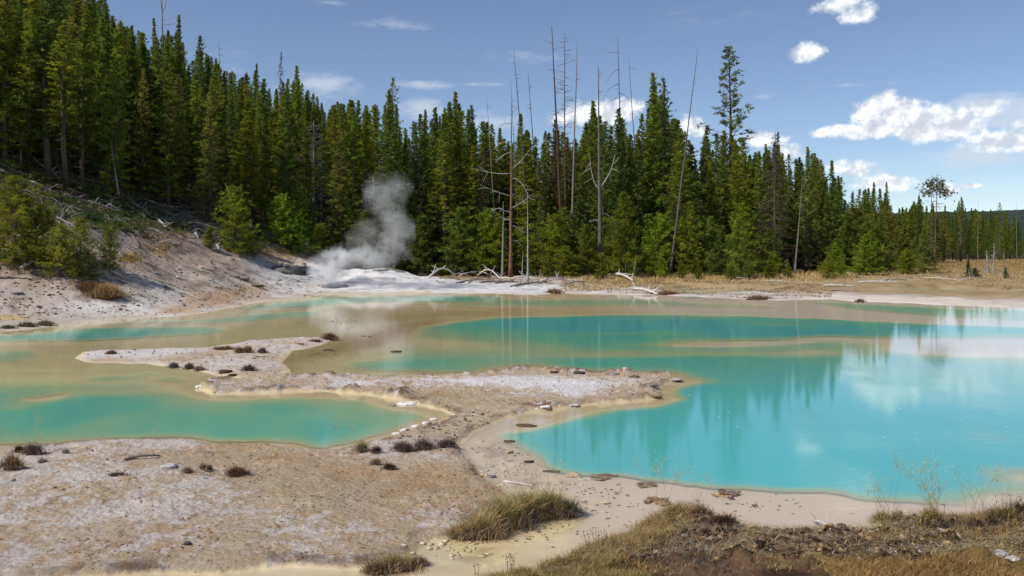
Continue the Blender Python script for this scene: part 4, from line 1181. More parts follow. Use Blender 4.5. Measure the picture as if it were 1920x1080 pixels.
LOGS = [((65, 304), (112, 336), .13, PALE * .9, 'pale fallen trunk highest on the left slope'),
        ((110, 333), (160, 352), .10, GREY, 'grey fallen trunk in line below the highest pale one'),
        ((55, 342), (100, 362), .12, PALE * .85, 'pale fallen trunk lying under the highest one'),
        ((120, 368), (168, 381), .12, GREY, 'grey trunk leading down to the long white fallen log'),
        ((165, 380), (228, 402), .13, PALE, 'long white fallen log above the green patch'),
        ((190, 378), (223, 397), .15, PALE, 'short thick white log just above the long white one'),
        ((150, 334), (205, 350), .09, GREY * .9, 'thin grey fallen trunk under the dark pines'),
        ((232, 372), (286, 412), .18, GREY * .85, 'thick grey fallen trunk ending at the brush heap'),
        ((240, 388), (284, 418), .11, GREY * .7, 'grey log running beside the thick fallen trunk'),
        ((294, 412), (313, 432), .12, PALE, 'white forked root end below the brush heap'),
        ((205, 414), (236, 418), .07, PALE * .9, 'thin pale stick in the green patch'),
        ((0, 322), (28, 338), .16, GREY * .5, 'dark fallen trunk at the left edge'),
        ((241, 440), (262, 464), .12, GREY * .8, 'twisted grey branch lying on the pale slope'),
        ((0, 522), (60, 526), .05, DARK, 'thin dark stick on the pale bank at the left edge'),
        ((475, 420), (518, 432), .10, PALE * .85, 'pale log between bushes left of the bright saplings'),
        ((478, 440), (522, 436), .07, GREY, 'grey bent branch under the pale log'),
        ((560, 446), (596, 448), .06, PALE * .8, 'thin pale log right of the bright saplings'),
        ((118, 402), (112, 425), .10, PALE * .9, 'white broken branch in the shade behind the bushes'),
        ((330, 522), (352, 528), .10, PALE * .9, 'small white root on the grey slope'),
        ((290, 513), (322, 522), .05, PALE * .8, 'thin white twig left of the small root'),
        ((365, 438), (372, 446), .12, PALE, 'white stump end beside the small round bush'),
        ((405, 460), (414, 474), .12, PALE, 'white splintered stump under the round bush'),
        ((700, 508), (760, 512), .07, GREY, 'grey driftwood stick behind the white mound'),
        ((1150, 517), (1186, 529), .17, PALE, 'thick white fallen log meeting the leaning stump'),
        ((1186, 544), (1232, 554), .12, PALE * 1.05, 'white driftwood log at the water edge below the stump'),
        ((1430, 527), (1484, 530), .05, PALE * .9, 'pale log lying in golden grass under the spreading bush'),
        ((1370, 522), (1412, 524), .05, PALE * .85, 'pale log in front of the cone shaped pine'),
        ((1728, 522), (1800, 527), .05, PALE, 'long pale log on the meadow edge, left part'),
        ((1800, 527), (1850, 522), .05, PALE * .95, 'long pale log on the meadow edge, right part'),
        ((1545, 537), (1602, 539), .09, PALE * .8, 'grey pole on the white flat at right'),
        ((1610, 530), (1690, 531), .07, PALE, 'straight white pole on the flat before the forest corner'),
        ((1650, 527), (1700, 526), .07, GREY, 'grey pole behind the straight white pole'),
        ((1560, 545), (1610, 547), .07, GREY, 'thin grey driftwood at the edge of the white flat'),
        ]
for (p1, p2, r, c_, lab) in LOGS:
    log(p1, p2, r * (.8 if p1[1] < 480 else 1), lab, c_ * (.72 if p1[1] < 480 else .9), stubs=3 if r < .1 else 5)


WORDS = 'one two three four five six seven eight nine ten eleven twelve thirteen fourteen fifteen sixteen seventeen eighteen nineteen twenty twenty-one twenty-two twenty-three twenty-four twenty-five twenty-six'.split()


def driftwood_line():
    ends = [(830, 520), (842, 526), (853, 516), (866, 523), (880, 517), (888, 527), (900, 519), (905, 530), (917, 523), (925, 529), (938, 521), (950, 531), (963, 524), (972, 533), (986, 527),
            (998, 532), (1010, 526), (1022, 531), (1036, 528), (1050, 532), (1064, 527), (1076, 533), (790, 512), (806, 517), (740, 508), (717, 505)]
    for i, (px, py) in enumerate(sorted(ends)):
        dx = U(14, 34); dy = U(-5, 5)
        log((px - dx, py + dy), (px + dx, py - dy * .5), U(.04, .10), '%s driftwood branch in the shore tangle, number %s from its left end' % (['white', 'grey', 'pale grey', 'dark grey'][i % 4], WORDS[i]), [PALE, GREY, PALE * .8, GREY * .7][i % 4], bend=U(0, .7), stubs=4,
            name='driftwood', cat='driftwood', group='driftwood tangle on the white shore')


driftwood_line()


def brush(px, py, wpx, hpx, n, label, col=GREY * .7, big=.03):
    x, y, z = hit(px, py); wx = wpx / F * y; hz = hpx / F * y
    g = Geo()
    for _ in range(n):
        a = U(0, 6.28); sx = U(-.9, .6) * wx; sy = U(-1.2, 1.2); p = (sx, sy, gz(x + sx, y + sy) - z)
        q = curve_pts(p, (math.cos(a) * 1.2, math.sin(a) * .6, U(.5, 1.8)), U(.5, 1.2) * wx * .8, (U(-.4, .8), 0, U(-2.6, -1.2)), 7)
        q = [np.array([v[0], v[1], max(v[2], gz(x + v[0], y + v[1]) - z + .02)]) for v in q]
        g.tube(q, np.linspace(big * U(.6, 1.3), .006, len(q)), 4, col * U(.7, 1.25), cap=False)
    tag(link('brush_pile', g.mesh('brush', M_DEAD), None, (x, y, z)), label, 'brush pile', 'heaps of dead brush')


brush(375, 436, 66, 30, 260, 'large arched heap of grey dead branches on the left slope')
brush(330, 470, 30, 12, 50, 'small fan of dead twigs below the large brush heap')
brush(455, 470, 40, 14, 60, 'dark tangle of twigs between round bush and bright saplings')
brush(110, 400, 40, 14, 50, 'low tangle of grey branches behind the left bushes')
brush(575, 474, 45, 8, 50, 'low line of grey twigs under the bright saplings')


def undergrowth():
    """low shrubs, seedlings and broken branches on the shaded forest floor"""
    r = np.random.default_rng(44)
    G = Geo(); B = Geo()
    for _ in range(760):
        px = r.uniform(-60, 700); py = r.uniform(300, 470)
        x, y, z = hit(px, py)
        d = float(hill_h(np.array([x]), np.array([y]))[1][0])
        if y > 100 or d < (9.5 if px < 480 else 6.5): continue
        s = r.uniform(.25, .75)
        if r.random() < .75:
            n = 26; P = np.array([x, y, z]) + r.normal(size=(n, 3)) * [s * .8, s * .8, s * .3]; P[:, 2] = np.maximum(P[:, 2], z) + .05
            c = np.array([(.09, .13, .02), (.13, .15, .025), (.07, .11, .02), (.13, .09, .04)][r.integers(4)])
            V, Fc, sh = tufts(P, np.tile([0, 0, .8], (n, 1)), r, .22, .06, 5, np.stack([r.uniform(.6, 1.3, n)] * 3, 1)); G.add(V, Fc, sh * c)
        else:
            for _k in range(4):
                a = r.uniform(0, 6.28); L = r.uniform(.8, 2.8)
                p0 = np.array([x + r.normal() * .8, y + r.normal() * .8, 0]); q = [p0 + np.array([math.cos(a) * t, math.sin(a) * .5 * t, 0]) for t in np.linspace(0, L, 5)]
                q = [np.array([v[0], v[1], gz(v[0], v[1]) + .08 + .1 * math.sin(i_)]) for i_, v in enumerate(q)]
                B.tube(q, np.linspace(.035, .01, 5) * r.uniform(.4, 1.2), 4, (GREY if r.random() < .85 else PALE) * r.uniform(.35, .85), cap=False)
    tag(link('undergrowth', G.mesh('undergrowth', M_GRASS)), 'low shrubs and seedlings on the shaded forest floor', kind='stuff')
    tag(link('branch_litter', B.mesh('branch_litter', M_DEAD)), 'broken grey branches littering the wooded slope', kind='stuff')


undergrowth()


# ------------------------------------------------------------------ rocks, slabs, mounds
def rock_geo(rx, ry, rz, seed, sub=3, rough=.22, flat_top=0.0):
    import bmesh
    bm = bmesh.new(); bmesh.ops.create_icosphere(bm, subdivisions=sub, radius=1)
    V = np.array([v.co[:] for v in bm.verts]); Fc = np.array([[v.index for v in f.verts] for f in bm.faces]); bm.free()
    n = fbm(V[:, 0] * 1.3 + seed * 3.1, V[:, 1] * 1.3 + V[:, 2] * .9, 3, seed) + .6 * fbm(V[:, 2] * 3 + seed, V[:, 0] * 3 - V[:, 1], 3, seed + 5)
    V = V * (1 + rough * n * 2)[:, None]
    if flat_top: V[:, 2] = np.where(V[:, 2] > flat_top, flat_top + (V[:, 2] - flat_top) * .15, V[:, 2])
    return V * [rx, ry, rz], Fc


def rock(px, py, wpx, hpx, label, col, name='rock', cat='rock', group='rocks and crust pieces', sub=3, dep=1.0, rough=.25, mat=None):
    x, y, z = hit(px, py); rx = wpx / 2 / F * y; rz = hpx / F * y
    V, Fc = rock_geo(rx, rx * dep, rz * .62, random.randint(1, 999), sub, rough, .55)
    g = Geo(); n = fbm(V[:, 0] * 9, V[:, 1] * 9 + V[:, 2] * 7, 3, 4)[:, None]
    g.add(V, Fc, np.clip(col * (1 + n * .5), 0, 1))
    o = link(name, g.mesh('stone', mat or M_ROCK), None, (x, y + rx * dep * .6, max(z, -.01) + rz * .22)); o.rotation_euler = (0, 0, U(-.3, .3))
    tag(o, label, cat, group)
    return o


WHITE = srgb(226, 222, 218)
rock(765, 760, 42, 8, 'white crust slab jutting into the left pool', WHITE, 'crust_slab', 'crust slab', dep=.6)
rock(735, 762, 14, 5, 'small grey stone beside the white slab in the left pool', GREY, dep=.7)
rock(373, 727, 16, 6, 'small white slab at the left tip of the spit', WHITE, 'crust_slab', 'crust slab')
for i, (px, py, w_, lab) in enumerate([(758, 808, 18, 'nearest'), (778, 801, 20, 'second'), (797, 795, 14, 'third'), (812, 788, 16, 'fourth'), (742, 815, 16, 'front')]):
    rock(px, py, w_, 5, 'white crust piece on the right rim of the left pool, ' + lab + ' of five', WHITE, 'crust_slab', 'crust slab', 'white crust pieces on the pool rim', dep=.7)
rock(1150, 703, 26, 6, 'dark capped white crust lump on the far rim of the spit', srgb(150, 140, 134), 'crust_slab', 'crust slab')
rock(1085, 700, 22, 5, 'dark crust lump left of the largest one on the far rim of the spit', srgb(96, 84, 76), 'crust_slab', 'crust slab')
rock(1040, 699, 18, 4, 'flat dark crust flake on the far rim of the spit', srgb(80, 70, 62), 'crust_slab', 'crust slab')
rock(1190, 708, 20, 5, 'brown crust lump before the tip of the spit', srgb(110, 90, 72), 'crust_slab', 'crust slab')
rock(1262, 714, 34, 5, 'white edged crust at the very tip of the spit', srgb(176, 166, 158), 'crust_slab', 'crust slab')
rock(1222, 724, 24, 6, 'grey crust lump under the tip of the spit', srgb(136, 124, 114), 'crust_slab', 'crust slab')
rock(1228, 745, 30, 4, 'low brown crust shelf beneath the tip of the spit', srgb(128, 98, 68), 'crust_slab', 'crust slab', dep=.6)
rock(1020, 764, 26, 5, 'white crust lump at the near rim of the spit', WHITE, 'crust_slab', 'crust slab')
rock(1075, 762, 26, 5, 'grey white crust lump right along the near rim of the spit', srgb(190, 184, 180), 'crust_slab', 'crust slab')
rock(420, 700, 22, 9, 'larger of two dark brown mounds on the wet flat', srgb(84, 64, 46), 'mud_mound', 'mud mound', mat=M_SOIL)
rock(434, 706, 15, 7, 'smaller of two dark brown mounds on the wet flat', srgb(78, 60, 44), 'mud_mound', 'mud mound', mat=M_SOIL)
rock(742, 661, 20, 5, 'small dark rock in the shallow of the central pool', srgb(90, 76, 64), dep=.6)
rock(985, 800, 44, 6, 'rough dark ledge at the upper rim of the right pool inlet', srgb(104, 84, 66), 'crust_ledge', 'crust ledge', dep=.35)
rock(955, 830, 22, 6, 'dark crust ledge at the mouth of the creek', srgb(98, 80, 66), 'crust_ledge', 'crust ledge', dep=.5)
rock(992, 868, 18, 6, 'dark undercut crust lump at the near corner of the right pool', srgb(80, 66, 56), 'crust_ledge', 'crust ledge', dep=.5)
rock(1035, 886, 34, 4, 'long dark crust rim at the near corner of the right pool', srgb(88, 74, 62), 'crust_ledge', 'crust ledge', dep=.3)
rock(1075, 894, 28, 5, 'pale crust flake at the end of the long dark rim', srgb(196, 176, 146), 'crust_slab', 'crust slab')
rock(952, 850, 18, 7, 'pale stone on the creek flat beside the pool corner', srgb(186, 168, 142))
rock(923, 896, 14, 6, 'small grey stone at the edge of the brown crust', srgb(120, 116, 116))
rock(24, 903, 8, 7, 'small grey stone on the white crust at left', srgb(130, 124, 122))
rock(350, 1022, 14, 8, 'small dark stone in the brown crust near the bottom', srgb(86, 80, 82))
rock(314, 878, 28, 9, 'grey white crust clump left of the brown tussock', srgb(190, 186, 184), 'crust_slab', 'crust slab')
rock(1135, 945, 20, 5, 'small pale crust flake right of the green tussock', srgb(210, 190, 160), 'crust_slab', 'crust slab')
rock(1880, 1045, 30, 14, 'rounded pale grey stone in the grass at lower right', srgb(176, 170, 164))
rock(1905, 1052, 26, 8, 'flat whitish stone right of the rounded one', srgb(206, 198, 188))
rock(536, 512, 60, 22, 'grey boulder with dark hollow above the steaming shore', srgb(104, 102, 98), 'boulder', 'boulder', dep=.8)
rock(598, 520, 16, 8, 'dark stone at the left edge of the white mound', srgb(80, 78, 78))
rock(625, 540, 50, 11, 'grey wet ledge under the steam at the shore', srgb(140, 140, 144), 'crust_ledge', 'crust ledge', dep=.4)
rock(478, 537, 30, 5, 'dark slab on the orange bank', srgb(90, 76, 62), dep=.4)
rock(455, 525, 22, 7, 'grey slab above the orange bank', srgb(110, 102, 94), dep=.5)
rock(440, 520, 18, 6, 'grey stone left of the slab above the orange bank', srgb(120, 110, 100), dep=.6)
rock(30, 552, 22, 7, 'dark bluish stone in the white gravel at left', srgb(110, 108, 110), dep=.6)


def scrap(px, py, wpx, hpx, label, col, n=7, name='bark_scrap', cat='bark scrap'):
    """a mat of thin wood or bark slivers on the wet beach"""
    x, y, z = hit(px, py); wx = wpx / 2 / F * y; dy = hpx / 2 * y * y / (CH * F)
    g = Geo()
    for k in range(n):
        sx = U(-.6, .6) * wx; sy = U(-1, 1) * dy; L = U(.4, 1.0) * wx; a = U(-.5, .5)
        p = np.array([[sx + t * L * math.cos(a), sy + t * L * math.sin(a) + U(-.01, .01), .006 + .012 * k / n + U(0, .01)] for t in np.linspace(-.5, .5, 6)])
        V = []; ww = U(.3, 1) * dy * .35
        for i, q in enumerate(p):
            w_ = ww * (1 - abs(i - 2.5) / 3) + .004
            V += [q + [0, -w_, 0], q + [0, w_, U(0, .012)]]
        V = np.array(V); top = V + [0, 0, .008]
        VV = np.concatenate([V, top]); nn = len(V)
        Fc = []
        for i in range(5):
            a0, a1, b0, b1 = 2 * i, 2 * i + 1, 2 * i + 2, 2 * i + 3
            for q4 in ((a0 + nn, b0 + nn, b1 + nn, a1 + nn), (a0, a0 + nn, a1 + nn, a1), (a0, b0, b0 + nn, a0 + nn), (a1, a1 + nn, b1 + nn, b1)):
                Fc += [(q4[0], q4[1], q4[2]), (q4[0], q4[2], q4[3])]
        g.add(VV, np.array(Fc), col * U(.7, 1.3))
    tag(link(name, g.mesh('slivers', M_DEAD), None, (x, y, max(z, -.012))), label, cat, 'wood and bark scraps on the wet beach')


scrap(1368, 926, 52, 9, 'reddish brown bark scrap at the waterline of the near beach', srgb(106, 88, 76), 10)
scrap(1345, 932, 26, 5, 'small tan sliver left of the reddish bark scrap', srgb(150, 116, 70), 3)
scrap(1365, 935, 22, 4, 'small dark sliver under the reddish bark scrap', srgb(96, 72, 60), 3)
scrap(1232, 943, 64, 11, 'loose raft of pale and dark sticks on the near beach', srgb(128, 104, 80), 12)
scrap(1212, 912, 44, 7, 'reddish crust mat at the waterline left of the beach', srgb(120, 102, 88), 10)
scrap(1130, 897, 60, 8, 'wide reddish crust mat beside the pool corner', srgb(118, 100, 86), 12)
scrap(1412, 951, 24, 4, 'thin dark stick lying on the near beach', srgb(96, 76, 62), 2)
scrap(620, 657, 44, 4, 'dark stick on the mud flat under the brown mound', srgb(80, 62, 46), 3)
scrap(565, 646, 26, 3, 'short dark stick left on the mud flat', srgb(86, 68, 50), 2)
scrap(485, 671, 28, 4, 'olive stick on the flat above the grey bush', srgb(96, 80, 52), 3)
scrap(690, 631, 26, 3, 'thin dark stick on the far mud flat', srgb(86, 68, 52), 2)
log((232, 864), (300, 857), .025, 'forked grey driftwood stick on the white crust', GREY * .75, bend=.3, stubs=1, name='driftwood', cat='driftwood')
log((945, 905), (1000, 913), .02, 'thin pale stick pointing from the brown crust to the creek', PALE * .8, bend=.1, stubs=0, name='driftwood', cat='driftwood')
log((1528, 980), (1556, 994), .017, 'pale splintered wood at the edge of the dark soil', PALE, bend=.2, stubs=2, name='driftwood', cat='driftwood')
log((1758, 995), (1800, 1009), .018, 'pale stick lying in the orange grass at right', PALE, bend=.1, stubs=0, name='driftwood', cat='driftwood')
log((1662, 1028), (1682, 1040), .012, 'small tan twig on the dark soil', PALE * .8, bend=.1, stubs=0, name='driftwood', cat='driftwood')
log((40, 505), (75, 492), .09, 'bundle of silver branches beside the dark stump', PALE * .85, bend=.3, stubs=6)
rock(74, 505, 26, 30, 'dark weathered stump under the left bushes', srgb(84, 78, 74), 'tree_stump', 'stump', dep=.7, mat=M_DEAD)


def pebbles():
    r = np.random.default_rng(5)
    import bmesh
    bm = bmesh.new(); bmesh.ops.create_icosphere(bm, subdivisions=1, radius=1)
    V0 = np.array([v.co[:] for v in bm.verts]); F0 = np.array([[v.index for v in f.verts] for f in bm.faces]); bm.free()
    pts = []
    def area(n, x0, x1, y0, y1, s0, s1, land=True):
        px = r.uniform(x0, x1, n); py = r.uniform(y0, y1, n)
        Y = CH * F / (py - HY); X = (px - 960) / F * Y
        Z, m = terrain(X, Y)
        ok = (m['dry'] > .5) if land else np.ones(n, bool)
        for i in np.nonzero(ok)[0]: pts.append((X[i], Y[i], Z[i], r.uniform(s0, s1) * Y[i] / F))
    area(350, 0, 1000, 850, 1078, 1.0, 2.8)
    area(600, 360, 1280, 690, 840, 0.9, 2.2)
    area(120, 740, 920, 780, 830, 2.0, 4.0)
    area(350, 120, 640, 630, 710, 1.0, 2.4)
    for k in range(26):
        px = r.uniform(610, 670); py = r.uniform(598, 607); Y = CH * F / (py - HY); pts.append(((px - 960) / F * Y, Y, -.01, r.uniform(1.0, 2.0) * Y / F))
    area(500, 0, 460, 560, 600, 1.0, 2.2)
    G = Geo()
    for (x, y, z, s) in pts:
        V = V0 * (1 + r.uniform(-.25, .25, (len(V0), 1))) * [s, s * r.uniform(.7, 1), s * r.uniform(.4, .8)] + [x, y, z + s * .15]
        g = r.uniform(.3, 1.1)
        G.add(V, F0, np.clip(srgb(150, 132, 112) * g, 0, 1))
    tag(link('pebbles', G.mesh('pebbles', M_ROCK)), 'small stones and crust crumbs strewn over the dry crust', kind='stuff')


pebbles()


def slope_debris():
    r = np.random.default_rng(77)
    g = Geo(); B = Geo(); Gs = Geo()
    for _ in range(2600):
        px = r.uniform(-40, 620); py = r.uniform(425, 600)
        x, y, z = hit(px, py)
        if y > 90 or z < .05: continue
        if fbm(np.array([x / 1.8]), np.array([y / 2.4]), 3, 161)[0] < -.05 and r.random() < .75: continue
        s = r.uniform(.6, 1.9) ** 2 * y / F
        V, Fc = DEB[r.integers(6)]
        g.add(V * s * [1.3, 1, r.uniform(.4, .8)] + [x, y, z + s * .15], Fc, np.clip(srgb(150, 132, 116) * r.uniform(.35, 1.35), 0, 1))
    for _ in range(230):
        px = r.uniform(180, 600); py = r.uniform(425, 560) if r.random() < .7 else r.uniform(425, 470)
        x, y, z = hit(px, py)
        if y > 90: continue
        a = r.uniform(-.6, .6) + (math.pi if r.random() < .5 else 0); L = r.uniform(.3, 1.6)
        q = [(x + math.cos(a) * t, y + math.sin(a) * t + .1 * math.sin(t * 5)) for t in np.linspace(0, L, 5)]
        q = [np.array([u, v, gz(u, v) + .03 + r.uniform(0, .06)]) for u, v in q]
        B.tube(q, np.linspace(.028, .008, 5) * r.uniform(.5, 1.2), 4, (GREY if r.random() < .7 else PALE) * r.uniform(.5, 1.05), cap=False)
    P = []
    for (cx, cy, rx, ry, n) in ((300, 464, 24, 9, 260), (244, 486, 22, 8, 200), (50, 490, 60, 10, 500), (540, 472, 70, 8, 800), (205, 412, 44, 14, 700), (455, 545, 40, 6, 120), (330, 440, 60, 10, 200), (610, 480, 30, 8, 300)):
        for _ in range(n):
            x, y, z = hit(cx + r.normal() * rx * .6, cy + r.normal() * ry * .6)
            if y < 95: P.append((x, y, z, cx))
    P = np.array(P); k = P[:, 3] == 205
    for sel, c1, c2, h in ((~k, srgb(176, 150, 70), srgb(150, 118, 66), .16), (k, srgb(86, 128, 36), srgb(60, 92, 28), .2)):
        V, Fc, C = blades(P[sel, :3], h, .035, .9, r, c1, c2, 2, .6); Gs.add(V, Fc, C)
    tag(link('slope_gravel', g.mesh('slope_gravel', M_ROCK)), 'loose stones and crust bits strewn over the pale slope', kind='stuff')
    tag(link('slope_twigs', B.mesh('slope_twigs', M_DEAD)), 'bleached twigs lying on the pale slope', kind='stuff')
    tag(link('slope_grass', Gs.mesh('slope_grass', M_GRASS)), 'yellow and green low grass patches on the slope', kind='stuff')


# ------------------------------------------------------------------ grasses
def blades(P, H, W, lean, r, col, col2, seg=2, droop=.5):
    """curved grass blades rooted at P"""
    n = len(P)
    a = r.uniform(0, 2 * math.pi, n); d = np.stack([np.cos(a), np.sin(a), np.zeros(n)], 1)
    s = np.stack([-np.sin(a + r.normal(size=n)), np.cos(a), np.zeros(n)], 1)
    H = np.broadcast_to(H, (n,)) * r.uniform(.5, 1.2, n); ln = np.broadcast_to(lean, (n,)) * r.uniform(.2, 1.3, n)
    V = []
    for k in range(seg + 1):
        t = k / seg
        c = P + d * (H * ln * t ** 1.6)[:, None] + np.array([0, 0, 1.0]) * (H * t * (1 - droop * ln * t * .6))[:, None]
        if k < seg:
            wd = W * (1 - t * .6)
            V += [c - s * wd, c + s * wd]
        else: V += [c]
    V = np.stack(V, 1); m = V.shape[1]
    idx = np.arange(n)[:, None] * m
    tr = []
    for k in range(seg - 1):
        tr += [[2 * k, 2 * k + 1, 2 * k + 3], [2 * k, 2 * k + 3, 2 * k + 2]]
    tr += [[2 * seg - 2, 2 * seg - 1, 2 * seg]]
    Fc = (idx[:, :, None] + np.array(tr)[None]).reshape(-1, 3)
    mixk = r.uniform(0, 1, (n, 1)) ** 1.2
    C = (np.array(col) * (1 - mixk) + np.array(col2) * mixk) * r.uniform(.65, 1.3, (n, 1))
    return V.reshape(-1, 3), Fc, np.repeat(C, m, 0)


STRAW = srgb(206, 180, 124); TAN = srgb(176, 148, 104); GRN = srgb(112, 116, 56); BRN = srgb(98, 72, 50); GRY = srgb(140, 130, 122); RST = srgb(158, 112, 66); DK = srgb(70, 56, 44)

FSTRAW = srgb(184, 154, 100); FTAN = srgb(152, 124, 82)


def tussock(px, py, wpx, hpx, label, c1=STRAW, c2=TAN, n=260, lean=.9, W=None, depth=.6, name='grass_tussock', cat='grass tussock', mound=True, stalks=0, sc=STRAW):
    x, y, z = hit(px, py); rx = wpx / 2 / F * y; h = hpx / F * y
    r = np.random.default_rng(int(px * 7 + py))
    W = W or max(.0035, .45 / F * y)
    q = r.normal(size=(n, 2)) * .42; q = np.clip(q, -1, 1)
    P = np.stack([q[:, 0] * rx, q[:, 1] * rx * depth, np.zeros(n)], 1)
    rr = np.clip(np.hypot(q[:, 0], q[:, 1]), 0, 1)
    mh = h * .28 if mound else 0
    P[:, 2] = mh * (1 - rr ** 2)
    e = bpy.data.objects.new(name, None); COL.objects.link(e); e.location = (x, y, max(z, -.01)); e.empty_display_size = .1
    tag(e, label, cat, 'grass tussocks')
    V, Fc, C = blades(P, h * .85 * (1 - .35 * rr), W, lean, r, c1, c2, 3, .5)
    g = Geo(); g.add(V, Fc, C); link('blades', g.mesh('tussock_blades', M_GRASS), e)
    # skirt of fallen dead blades
    n2 = n // 2; a = r.uniform(0, 6.28, n2); P2 = np.stack([np.cos(a) * rx * .5, np.sin(a) * rx * .5 * depth, np.full(n2, mh * .7)], 1)
    V, Fc, C = blades(P2, h * .55, W, 1.9, r, GRY, DK, 3, .9); V[:, 2] = np.maximum(V[:, 2], .004)
    g = Geo(); g.add(V, Fc, C); link('dead_skirt', g.mesh('tussock_skirt', M_GRASS), e)
    if mound:
        V, Fc = rock_geo(rx * .62, rx * .62 * depth, mh * 1.05 + .01, int(px), 2, .15); g = Geo(); g.add(V, Fc, BRN); link('root_mound', g.mesh('root_mound', M_SOIL), e)
    if stalks:
        g = Geo()
        for k in range(stalks):
            a = r.uniform(-.25, .25); H = h * r.uniform(1.4, 2.6)
            p = [np.array([r.uniform(-.4, .4) * rx + a * H * t ** 1.5, r.uniform(-.02, .02), H * t]) for t in np.linspace(0, 1, 5)]
            g.tube(p, np.linspace(.35, .2, 5) / F * y, 3, sc, cap=False)
        link('stalk', g.mesh('stalks', M_GRASS), e)
    return e


T = tussock
T(22, 880, 48, 34, 'brown domed tussock at the left edge', TAN, BRN, 420)
T(62, 852, 40, 26, 'dark grey brown tussock at the pool rim near the left edge', BRN, GRY, 340)
T(35, 848, 22, 16, 'small dark tussock left of the grey brown one', BRN, DK, 200)
T(80, 868, 20, 12, 'little pale grey tussock on white crust', GRY, PALE, 160)
T(124, 850, 16, 12, 'tiny whitish tuft on the left crust near the rim', GRY, PALE, 120)
T(444, 893, 46, 24, 'rusty brown tussock alone in the crust', RST, BRN, 420, 1.1)
T(352, 886, 26, 13, 'small straw tuft left of the rusty tussock', TAN, GRY, 200)
T(380, 880, 14, 16, 'thin grey tuft, left of two above the rusty tussock', GRY, TAN, 100)
T(392, 880, 14, 13, 'thin grey tuft, right of two above the rusty tussock', GRY, TAN, 100)
T(220, 892, 48, 9, 'flat dark mat of dead grass on the left crust', BRN, DK, 200, 1.5)
T(679, 847, 26, 24, 'green based straw tussock at the pool corner', STRAW, GRN, 280)
T(707, 850, 26, 16, 'dark tuft right of the straw tussock at the pool corner', BRN, DK, 200)
T(755, 846, 50, 24, 'left part of the long grey brown tussock row', GRY, BRN, 420, 1.2)
T(795, 842, 50, 24, 'middle part of the long grey brown tussock row', GRY, BRN, 420, 1.2)
T(838, 838, 46, 20, 'right end of the long grey brown tussock row', BRN, GRY, 380, 1.2)
T(705, 872, 24, 16, 'small dome tuft below the straw tussock', TAN, GRY, 220)
T(730, 880, 30, 14, 'dark brown tuft below the tussock row', BRN, DK, 240)
T(326, 690, 22, 13, 'round dark bush, left one on the gravel spit', DK, GRY, 240)
T(355, 692, 22, 14, 'dark tuft in the middle of the gravel spit', DK, GRY, 240)
T(374, 695, 24, 12, 'wider pale tuft right of the middle one on the spit', GRY, TAN, 240)
T(466, 695, 30, 14, 'round grey bush on the wet flat', DK, GRY, 320, 1.2)
T(210, 664, 26, 9, 'small orange grey tuft on the white gravel', RST, DK, 200)
T(449, 662, 20, 14, 'dark tuft in the row on the upper spit, left', DK, TAN, 220)
T(465, 661, 20, 16, 'straw tuft in the row on the upper spit, middle', TAN, RST, 220)
T(492, 662, 20, 12, 'dark tuft in the row on the upper spit, right', DK, GRY, 220)
T(420, 655, 60, 8, 'flat reddish mat of dead grass on the upper spit', RST, DK, 260, 1.4)
T(618, 637, 34, 16, 'reddish brown mound tussock on the far flat', RST, BRN, 380, 1.2)
T(592, 641, 30, 7, 'low brown mat left of the reddish mound', BRN, RST, 200, 1.4)
T(865, 1010, 64, 36, 'straw tussock at the left end of the green grass island', STRAW, TAN, 420)
T(905, 1008, 90, 58, 'golden tussock in the grass island with dark skirt', STRAW, TAN, 620, stalks=6)
T(945, 990, 100, 66, 'tall straw tussock in the middle of the grass island', STRAW, GRN, 700, stalks=8)
T(985, 975, 90, 62, 'mixed green and straw tussock in the grass island', GRN, STRAW, 700, stalks=8)
T(1030, 968, 84, 54, 'greenest tussock of the grass island', GRN, STRAW, 800, stalks=6)
T(1068, 968, 52, 36, 'green tuft with pale skirt at the right end of the island', GRN, GRY, 420)
T(1000, 958, 50, 34, 'straw tussock at the back of the grass island', STRAW, TAN, 420, stalks=14)
T(740, 1068, 110, 34, 'dry straw clump at the bottom left of the creek', STRAW, BRN, 560, stalks=4)
T(705, 1075, 60, 26, 'brown clump at the bottom beside the straw clump', BRN, TAN, 360)
T(785, 1060, 40, 22, 'small grey straw clump near the creek', GRY, TAN, 240)
T(1312, 968, 54, 26, 'wispy tussock with long stalks on the dark soil', TAN, BRN, 360, stalks=12)
T(1360, 985, 60, 26, 'dark red brown domed clod with dead stems', BRN, DK, 360, 1.3)
T(1655, 980, 50, 24, 'straw tussock at the left of the near right shore', STRAW, GRN, 380, stalks=10)
T(1685, 975, 34, 20, 'small straw tussock beside the dark clods', STRAW, TAN, 240, stalks=6)
T(1745, 984, 64, 34, 'tall straw and green tussock before the right pool', STRAW, GRN, 560, stalks=20)
T(1825, 988, 50, 24, 'dark based tussock near the right edge', TAN, BRN, 360, stalks=4)
T(1880, 985, 90, 40, 'large olive tussock at the right edge', GRN, TAN, 700, stalks=6)
T(1915, 975, 60, 40, 'olive tussock cut by the right edge', GRN, BRN, 500, stalks=4)
T(50, 612, 50, 10, 'dark sedge clump at the left shore of the far pool', DK, GRN, 300, stalks=6)
T(85, 610, 40, 12, 'grey sedge clump right at the far left shore', GRY, GRN, 280, stalks=6)
T(15, 616, 36, 8, 'low dark sedge clump at the left edge shore', DK, GRN, 220)
T(1420, 561, 70, 10, 'long brown grass fringe at the far waterline', BRN, TAN, 300)
T(1612, 567, 24, 8, 'small brown tuft alone on the far waterline', BRN, TAN, 160)
T(1250, 552, 60, 9, 'brown grass clump right of the white driftwood log', BRN, RST, 260)
